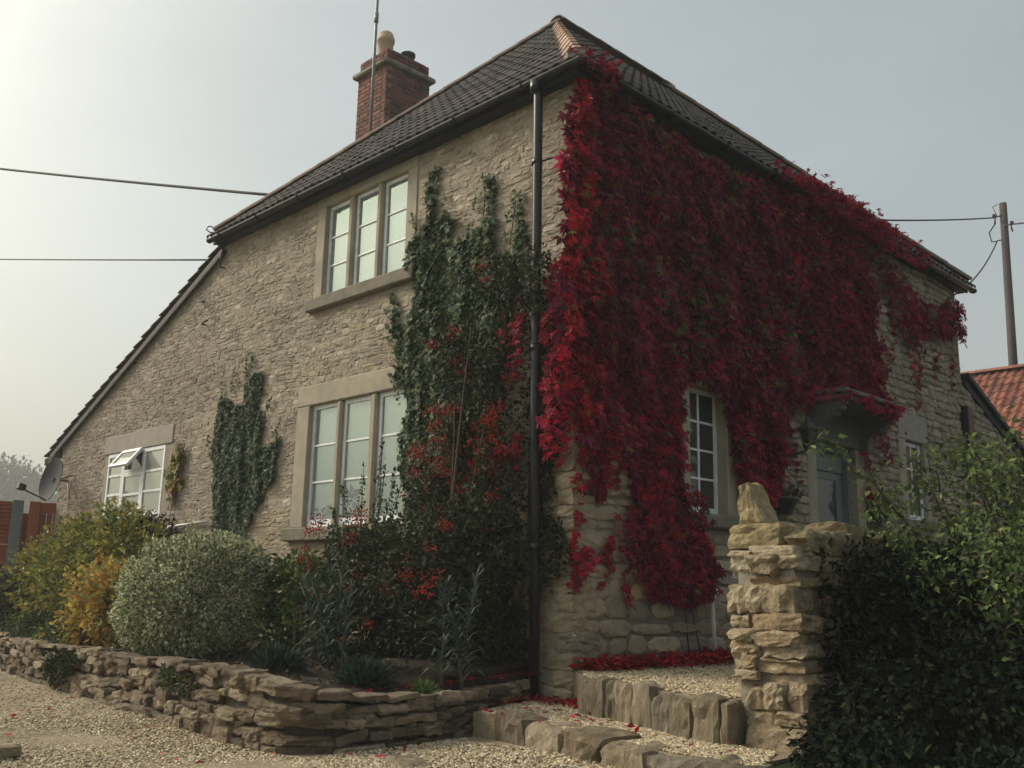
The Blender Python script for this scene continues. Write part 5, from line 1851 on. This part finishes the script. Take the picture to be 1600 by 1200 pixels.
shrub('green_shrub', 'bright green shrub between the variegated bush and the berries', 'shrub', (-2.7, -.85, .2),
      [(-2.72, -.85, .80, .42, .32, .34), (-2.45, -.85, .62, .34, .3, .3), (-2.9, -.75, 1.0, .26, .22, .18), (-2.6, -.95, .4, .5, .3, .3)],
      3600, .07, [(.07, .11, .03), (.11, .16, .04), (.045, .075, .025), (.16, .19, .05)], [4, 3, 3, 1], 505, 'leaf_matt', .7, rough=.3, shoots=35)
shrub('rose_bush', 'straggly rose bush with pink flowers at the far left edge', 'rose', (-9.3, -1.6, .1),
      [(-9.3, -1.7, .55, .8, .4, .42), (-9.9, -1.9, 1.05, .32, .28, .26), (-8.6, -1.5, .6, .4, .3, .32)],
      3000, .06, [(.035, .05, .03), (.055, .065, .03), (.06, .03, .025)], [3, 2, 2], 506, 'leaf_dark', .8, rough=.3, shoots=25)
rb = bpy.data.objects['rose_bush']
for k, (x, y, z) in enumerate(((-9.15, -1.7, 1.42), (-8.7, -1.15, 1.33), (-9.05, -1.72, 1.50))):
    r = np.random.default_rng(60 + k)
    n = 22
    g = Geo()
    D = norm(r.normal(0, 1, (n, 3)) + np.array([.4, -.6, .3]))
    leaves(g, LEAF, np.repeat([[x, y, z]], n, 0) + D * .015, D + r.normal(0, .3, (n, 3)), r.normal(0, 1, (n, 3)), .055 * r.uniform(.8, 1.2, n), pick([(.62, .15, .22), (.7, .28, .33)], [2, 1], n, r))
    g.build('flower', 'petal', rb)
    tube('stem', 'twig', rb, [(x + .1, y, .4), (x + .02, y, z - .3), (x, y, z)], [.008, .006, .004], 5)
shrub('low_plant', 'low green clump on the bed wall top at far left', 'plant', (-6.0, -1.8, .15),
      [(-6.0, -1.8, .26, .5, .22, .12), (-5.4, -1.95, .30, .2, .16, .14), (-7.2, -1.7, .30, .6, .25, .16)],
      2600, .05, [(.05, .075, .025), (.08, .12, .035), (.04, .05, .025)], [3, 2, 2], 507, 'leaf_matt', .7, stems=2)
shrub('trailing_plant', 'small dark plant rooted in the face of the bed wall', 'plant', (-4.6, -2.28, -.1),
      [(-4.75, -2.28, .04, .22, .07, .15), (-4.35, -2.3, .10, .16, .06, .10)],
      700, .045, [(.03, .045, .022), (.05, .07, .03)], [2, 1], 508, 'leaf_dark', .8, stems=1)
shrub('trailing_plant', 'mossy tuft under the variegated bush on the bed wall', 'plant', (-2.0, -2.3, .1),
      [(-2.05, -2.36, .15, .16, .07, .10), (-1.75, -2.38, .12, .14, .06, .07)],
      600, .04, [(.05, .07, .025), (.07, .09, .03)], [2, 1], 509, 'leaf_matt', .8, stems=1)


def lily(label, base, stems, hmax, seed):
    t = thing('lily_plant', label, 'plant', base)
    r = np.random.default_rng(seed)
    g = Geo()
    for k in range(stems):
        h = hmax * r.uniform(.62, 1.0)
        lx, ly = r.normal(0, .14), r.normal(0, .10)
        bx, by = base[0] + r.normal(0, .09), base[1] + r.normal(0, .07)
        path = [(bx + lx * f * f, by + ly * f * f, base[2] + h * f) for f in np.linspace(0, 1, 6)]
        tube('stem', 'lily_stem', t, path, [.011, .010, .009, .008, .006, .004], 6)
        m = int(46 * h / .8)
        f = np.linspace(.10, 1, m)
        an = np.arange(m) * 2.4 + r.uniform(0, 6)
        P = np.stack([bx + lx * f * f, by + ly * f * f, base[2] + h * f], 1)
        el = .25 + .9 * f ** 3
        tip = np.stack([np.cos(an) * np.cos(el), np.sin(an) * np.cos(el), np.sin(el) * .6], 1)
        nr = np.stack([-np.cos(an) * .6, -np.sin(an) * .6, np.ones(m)], 1)
        TV = STRAP[0] * np.array([1, 1, 1.6])
        leaves(g, (TV, STRAP[1]), P, tip, nr, r.uniform(.2, .29, m) * (1.05 - .3 * f), pick([(.06, .088, .06), (.04, .062, .044), (.13, .16, .12)], [2, 3, .7], m, r))
    g.build('foliage', 'leaf_green', t, 'stuff')
    return t


surf('lily_stem', (.06, .085, .05), (.09, .11, .07), 10, .6)
lily('tall narrow leaved plant rising in front of the red berries', (-1.25, -1.45, .16), 6, .92, 601)
lily('tall narrow leaved plant standing alone by the bed corner', (-.30, -1.0, .12), 4, .86, 602)


def lavender(label, base, rad, n, seed, cols):
    t = thing('grey_green_mound', label, 'plant', base)
    r = np.random.default_rng(seed)
    g = Geo()
    an = r.uniform(0, 2 * math.pi, n)
    el = np.arccos(r.uniform(.1, 1, n))
    D = np.stack([np.cos(an) * np.sin(el), np.sin(an) * np.sin(el), np.cos(el)], 1)
    f = r.uniform(.25, .9, n)
    P = np.array(base) + D * (rad * f)[:, None]
    leaves(g, SPRIG, P, D + r.normal(0, .25, (n, 3)), r.normal(0, 1, (n, 3)), .075 * r.uniform(.6, 1.3, n), pick(cols, [1] * len(cols), n, r))
    g.build('foliage', 'leaf_matt', t, 'stuff')
    for k in range(5):
        tube('stem', 'twig', t, [base, tuple(np.array(base) + D[k] * rad * .6)], [.006, .003], 5)


lavender('low blue green mound on the bed wall below the bush', (-1.22, -1.95, .20), .22, 2000, 611, [(.03, .052, .038), (.042, .066, .046), (.022, .036, .028)])
lavender('low dark green mound between the two narrow leaved plants', (-.58, -1.62, .14), .22, 2000, 612, [(.028, .052, .034), (.042, .072, .044), (.02, .034, .026)])
lavender('tiny bright green seedling clump near the bed corner', (-.22, -1.35, .10), .09, 420, 613, [(.08, .13, .04), (.11, .16, .05)])

# dead stems between the bush and the mound
t = thing('dead_stems', 'pale dry stems standing between the bush and the mound', 'plant', (-1.6, -1.5, .2))
r = np.random.default_rng(620)
for k in range(8):
    x = -1.75 + k * .05 + r.normal(0, .01)
    tube('stem', 'twig', t, [(x, -1.5, .18), (x + r.normal(0, .02), -1.5, .45), (x + r.normal(0, .03), -1.5, .62 + r.uniform(0, .12))], [.003, .003, .002], 5)

# ------------------------------------------------------------------ garden beyond the pillar
hg = thing('ivy_hedge', 'deep dark ivy smothering the garden wall right of the pillar', 'hedge', (2.6, .8, 0))
r = np.random.default_rng(131)
g = Geo()
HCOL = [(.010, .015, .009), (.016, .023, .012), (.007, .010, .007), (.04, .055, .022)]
spec = [(2.62, .0, .55, .30, .50, .62), (2.70, .75, .55, .42, .6, .68), (2.85, 1.6, .55, .5, .7, .66), (3.1, 2.4, .6, .6, .8, .7), (2.75, .3, .18, .36, .8, .4), (3.1, 1.3, .2, .5, .9, .45), (2.55, -.1, .95, .22, .45, .3), (2.7, 1.0, 1.0, .35, .7, .28), (3.4, 1.9, .4, .5, .6, .6), (2.50, -.32, .35, .14, .22, .5)]
spec += [(2.78, -.95, .05, .26, .3, .24), (3.1, -1.1, .05, .35, .4, .22), (3.7, -1.0, .0, .5, .5, .22), (2.85, -.55, .22, .34, .35, .34), (3.2, -.2, .3, .45, .5, .42), (3.7, .3, .25, .5, .6, .4)]
P, D = blobs(52000, spec, r, .75, 3, .2)
n = len(P)
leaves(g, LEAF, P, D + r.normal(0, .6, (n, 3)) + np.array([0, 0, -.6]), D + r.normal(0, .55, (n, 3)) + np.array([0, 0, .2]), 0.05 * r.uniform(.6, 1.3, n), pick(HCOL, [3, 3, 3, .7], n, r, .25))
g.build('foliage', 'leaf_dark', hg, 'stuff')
for k in range(10):
    y = r.uniform(.6, 2.4)
    x = 2.50 + .1 * r.random() + .10 * y
    tube('stem', 'bark', hg, [(x, y, -.02), (x + r.normal(0, .08), y + r.normal(0, .1), .5), (x + r.normal(0, .12), y + r.normal(0, .15), 1.1)], [.018, .014, .007], 6)

rs = thing('garden_rose', 'leggy green rose shrub arching above the dark hedge', 'shrub', (2.9, 1.4, 0))
r = np.random.default_rng(141)
g = Geo()
RC = [(.10, .15, .045), (.14, .20, .055), (.065, .10, .035), (.20, .23, .075), (.06, .075, .04), (.17, .11, .055)]


def cane(pts, rad, nl, spread, size, wts, grow=1.0):
    P = np.array(pts, float)
    s = np.linspace(0, 1, len(P))
    q = np.linspace(0, 1, 10)
    C = np.stack([np.interp(q, s, P[:, k]) for k in range(3)], 1)
    C[1:-1] += r.normal(0, .02, (8, 3))
    tube('cane', 'bark', rs, C, list(np.linspace(rad, rad * .3, 10)), 6)
    f = 1 - r.random(nl) ** 1.4 * .75
    B = np.stack([np.interp(f, q, C[:, k]) for k in range(3)], 1) + r.normal(0, 1, (nl, 3)) * spread * np.array([1, 1, .75])
    leaves(g, LEAF, B, r.normal(0, .8, (nl, 3)) + np.array([.1, -.2, -.25]), r.normal(0, .5, (nl, 3)) + np.array([.2, -.4, .9]), size * r.uniform(.6, 1.3, nl), pick(RC, wts, nl, r, .2))


W0 = [4, 3, 3, 1.2, 1, .4]
cane([(2.75, 1.1, .5), (2.5, .95, 1.25), (2.28, .75, 1.62), (2.05, .62, 1.90), (1.93, .55, 1.97)], .014, 130, .055, .065, W0)
cane([(2.9, 1.3, .4), (2.75, 1.25, 1.2), (2.55, 1.15, 1.65), (2.5, 1.1, 1.9)], .014, 200, .12, .065, W0)
for k in range(40):
    bx, by = r.uniform(2.75, 3.45), r.uniform(.9, 2.0)
    tx, ty, tz = bx + r.normal(0, .22), by + r.normal(0, .2), r.uniform(1.25, 1.95)
    cane([(bx, by, .3), ((bx + tx) / 2 + r.normal(0, .05), (by + ty) / 2, (tz + .3) / 2), (tx, ty, tz)], .010, 250, .11, .05, W0)
for k in range(26):
    bx, by = r.uniform(2.45, 3.6), r.uniform(.2, 1.3)
    tx, ty, tz = bx + r.normal(.0, .18), by + r.normal(-.1, .15), r.uniform(.95, 1.42)
    cane([(bx, by, .5), ((bx + tx) / 2, (by + ty) / 2, (tz + .5) / 2 + .05), (tx, ty, tz)], .006, 90, .085, .05, W0)
cane([(3.0, 1.6, .4), (3.0, 1.62, 1.3), (2.98, 1.6, 2.10)], .014, 240, .12, .065, W0)
for (x, y, z) in ((2.45, 1.2, 1.75), (2.65, 1.5, 1.95), (2.8, 1.3, 2.0), (3.2, 1.7, 2.05), (2.35, .9, 1.6), (3.05, 1.0, 1.8), (3.45, 1.2, 1.85)):
    cane([(x + .25, y, .7), (x + .12, y, (z + .8) / 2), (x, y, z - .05), (x - .12, y - .1, z - .02)], .009, 150, .075, .06, [2, 5, 1, 3, 0.2, .2])
cane([(3.2, 1.5, .4), (3.3, 1.5, 1.3), (3.4, 1.5, 1.92)], .012, 200, .13, .065, W0)
P, D = blobs(5200, [(3.0, 1.3, 1.05, .7, .7, .42), (3.4, 1.4, 1.1, .5, .6, .5), (2.55, .7, 1.12, .42, .5, .22), (3.5, .9, .8, .4, .5, .5), (2.35, .45, 1.22, .22, .4, .14)], r, .8, 5, .25)
n = len(P)
leaves(g, LEAF, P, D + r.normal(0, .7, (n, 3)), D + r.normal(0, .6, (n, 3)) + np.array([0, 0, .5]), .058 * r.uniform(.6, 1.3, n), pick([(.05, .075, .025), (.09, .13, .035), (.03, .042, .02), (.14, .18, .05)], [3, 2.4, 4, 1], n, r, .25))
g.build('foliage', 'leaf_matt', rs, 'stuff')

# grass on the lawn edge at bottom right
r = np.random.default_rng(151)
n = 5200
P = np.stack([r.uniform(2.9, 4.6, n), r.uniform(-2.0, 1.2, n), np.full(n, -.02)], 1)
g = Geo()
leaves(g, SPRIG, P, rot_dirs(n, r, (0, 0, 1), .35), r.normal(0, 1, (n, 3)), r.uniform(.05, .12, n), pick([(.05, .10, .025), (.07, .13, .03), (.04, .07, .02)], [2, 2, 2], n, r))
tag(g.build('grass', 'leaf_matt', None, 'stuff'), 'green grass at the foot of the hedge', 'grass')

# ------------------------------------------------------------------ far trees
def tree(label, base, h, rad, seed):
    t = thing('tree', label, 'tree', base, 'far trees beyond the fence')
    r = np.random.default_rng(seed)
    b = np.array(base, float)
    tube('trunk', 'bark', t, [b, b + np.array([.1, 0, h * .35]), b + np.array([.0, .1, h * .7])], [.7, .5, .2], 8)
    spec = [(b[0] + r.normal(0, rad * .45), b[1] + r.normal(0, rad * .45), b[2] + h * r.uniform(.45, .85), rad * r.uniform(.4, .62), rad * r.uniform(.4, .62), h * r.uniform(.13, .2)) for _ in range(9)]
    for s in spec[:5]:
        tube('limb', 'bark', t, [b + np.array([0, 0, h * .35]), (b + np.array([0, 0, h * .45]) + np.array(s[:3])) / 2, s[:3]], [.16, .10, .04], 6)
    P, D = blobs(6500, spec, r, .7, seed, .3)
    n = len(P)
    g = Geo()
    leaves(g, LEAF, P, D + r.normal(0, .7, (n, 3)), D + r.normal(0, .7, (n, 3)), r.uniform(.7, 1.3, n), pick([(.035, .055, .03), (.05, .068, .035), (.028, .042, .026)], [2, 1, 2], n, r))
    g.build('crown', 'leaf_matt', t)


tree('pale rounded tree in the distance above the fence', (-187, 55.4, -.3), 22.5, 8.5, 701)
tree('wider pale tree in the distance next to the dish', (-188, 64.5, -.3), 17.5, 10, 702)
tree('low pale tree in the distance at the far left edge', (-196, 44.0, -.3), 18.5, 10.5, 703)

# ------------------------------------------------------------------ gravel, fallen leaves
r = np.random.default_rng(161)
PEB = [(.47, .385, .245), (.56, .465, .31), (.38, .30, .185), (.27, .205, .13), (.62, .55, .42), (.32, .28, .22)]


def pebbles(name, label, pts, size):
    n = len(pts)
    g = Geo()
    sz = size * r.uniform(.6, 1.4, n)
    leaves(g, (OCT[0] * np.array([1.0, 1.35, .7]), OCT[1]), pts, rot_dirs(n, r, (1, 0, 0), .9) * np.array([1, 1, .3]), rot_dirs(n, r, (0, 0, 1), .3), sz, pick(PEB, [4, 3, 3, 1.5, 1.5, 1], n, r, .12))
    o = g.build(name, 'pebble', None, 'stuff')
    return tag(o, label, 'gravel')


def outside_wall(x, y):
    """true in front of the bed wall"""
    px = np.array([w[0] for w in WALL[:10]])
    pyv = np.array([w[1] for w in WALL[:10]])
    return np.where(x < -.28, y < np.interp(x, px, pyv) - .02, (x > -.02) | (y < -2.45))


n = 60000
x = r.uniform(-8, 2.2, n)
y = r.uniform(-4.4, -1.0, n)
dist = np.hypot(x - CAM[0], y - CAM[1])
ok = outside_wall(x, y) & ~((y > -1.25) & (x > .05)) & (dist > 4.6) & (r.random(n) < np.clip((9.5 - dist) / 4 + .25, .12, 1))
P = np.stack([x[ok], y[ok], gz(x[ok], y[ok]) + .016], 1)
pebbles('gravel', 'cream gravel covering the drive in front of the bed wall', P, .021)
n = 16000
poly = [(-.3, -.02), (-.18, -.55), (.02, -1.0), (.5, -1.0), (1.2, -1.18), (2.0, -1.3), (2.5, -1.3), (2.3, -.8), (1.6, -.78), (.9, -.53), (.45, -.4), (.02, .0)]
P2 = r.uniform((-.3, -1.4), (2.5, .05), (n, 2))
P2 = P2[in_poly(P2, poly)]
pebbles('gravel', 'cream gravel on the landing between the two upper steps', np.column_stack([P2, np.full(len(P2), .006)]), .023)
n = 14000
P2 = r.uniform((.02, -.8), (1.9, 3.0), (n, 2))
P2 = P2[in_poly(P2, [(.02, .05), (.46, -.36), (1.2, -.52), (1.66, -.68), (1.9, -.7), (1.9, 3.0), (.02, 3.0)])]
pebbles('gravel', 'darker gravel on the path behind the upright step stones', np.column_stack([P2, np.full(len(P2), .256)]), .022)


def fallen(label, P, size):
    n = len(P)
    g = Geo()
    leaves(g, LEAF, P, rot_dirs(n, r, (0, 0, .05), .8) * np.array([1, 1, .25]), rot_dirs(n, r, (0, 0, 1), .35), size * r.uniform(.7, 1.3, n), pick([(.40, .012, .025), (.30, .010, .022), (.22, .02, .02), (.30, .12, .04)], [4, 3, 2, .5], n, r))
    return tag(g.build('fallen_leaves', 'leaf_red', None, 'stuff'), label, 'leaves')


n = 1500
u = r.beta(1.1, 1.3, n)
y = .10 + 2.3 * u
P = np.stack([.03 + np.abs(r.normal(0, .13, n)) * (1 + .6 * u), y - .12 * (1 - u), .275 + .10 * r.random(n) * np.exp(-np.abs(r.normal(0, 1, n)))], 1)
fallen('drift of fallen crimson leaves along the foot of the wall', P, .075)
n = 260
P2 = np.concatenate([r.normal((.05, -.15), (.22, .12), (150, 2)), r.uniform((-.2, -1.2), (2.2, -.3), (60, 2)), r.normal((-.28, -.35), (.08, .2), (50, 2))])
P2 = P2[(P2[:, 0] > -.3) & ((P2[:, 0] > .02) | (P2[:, 1] < -.02))]
fallen('scattered red leaves on the landing beside the house corner', np.column_stack([P2, np.full(len(P2), .03)]), .06)
P2 = r.uniform((-4, -3.8), (1.6, -1.4), (46, 2))
P2 = P2[outside_wall(P2[:, 0], P2[:, 1])]
fallen('a few red leaves blown across the cream drive', np.column_stack([P2, gz(P2[:, 0], P2[:, 1]) + .035]), .06)
n = 1100
P2 = np.stack([r.uniform(-2.0, -.25, n), r.uniform(-1.9, -.15, n)], 1)
P2 = P2[P2[:, 0] < -.12 - .12 * (P2[:, 1] > -1)]
fallen('brown and red leaf litter on the soil of the bed', np.column_stack([P2, .16 + .06 * (P2[:, 1] + 1.9) / 1.8 + 0 * P2[:, 0]]), .05)

# ------------------------------------------------------------------ a far wood across the fields, mirrored in the panes
r = np.random.default_rng(171)
spec = [(x, y, h * .42 - .3, 4.5, 4.0, h * .5) for x, y, h in [(-112 + 5.2 * k + r.normal(0, 1.5), -12 - 5.2 * k + r.normal(0, 3), r.uniform(9.5, 13.5)) for k in range(14)]]
P, D = blobs(16000, spec, r, .6, 9, .35)
n = len(P)
g = Geo()
leaves(g, LEAF, P, D + r.normal(0, .7, (n, 3)), D + r.normal(0, .7, (n, 3)), r.uniform(.5, 1.0, n), pick([(.035, .055, .03), (.05, .068, .035), (.06, .05, .03)], [2, 1, 1], n, r))
tag(g.build('far_wood', 'leaf_matt', None, 'stuff'), 'far wooded edge mirrored low in the window panes', 'wood')

n = 2600
r = np.random.default_rng(181)
s = r.uniform(WLEN - 6.5, WLEN - .1, n)
Q = []
for v in s:
    p, t, nn = wall_at(v)
    f = r.uniform(.14, 1.5)
    q = p - nn * f
    if q[1] < -.06 and q[0] < -.12:
        Q.append((q[0], q[1], p[2] - .03 + .05 * min(f / 1.5, 1) + r.uniform(0, .02)))
Q = np.array(Q)
g = Geo()
n = len(Q)
leaves(g, LEAF, Q, rot_dirs(n, r, (0, 0, .05), .8) * np.array([1, 1, .4]), rot_dirs(n, r, (0, 0, 1), .5), .045 * r.uniform(.5, 1.3, n), pick([(.07, .045, .028), (.045, .032, .02), (.11, .075, .045), (.035, .05, .02)], [3, 3, 1.2, 1.5], n, r))
tag(g.build('soil_litter', 'leaf_matt', None, 'stuff'), 'dry brown litter and tiny weeds over the dark soil', 'litter')

# ------------------------------------------------------------------ misty air round the whole place
hz = bpy.data.materials.new('haze')
hz.use_nodes = True
_n = hz.node_tree.nodes
for q in list(_n):
    if q.type != 'OUTPUT_MATERIAL':
        _n.remove(q)
pv = _n.new('ShaderNodeVolumePrincipled')
pv.inputs['Color'].default_value = (.95, .96, .93, 1)
pv.inputs['Density'].default_value = .0021
pv.inputs['Anisotropy'].default_value = .2
hz.node_tree.links.new(pv.outputs['Volume'], [q for q in _n if q.type == 'OUTPUT_MATERIAL'][0].inputs['Volume'])
V, T = box_vt(-430, 430, -430, 430, -1.4, 34)
me = bpy.data.meshes.new('haze')
me.from_pydata(V.tolist(), [], [tuple(t) for t in T])
me.materials.append(hz)
link('haze', me, None, 'stuff')
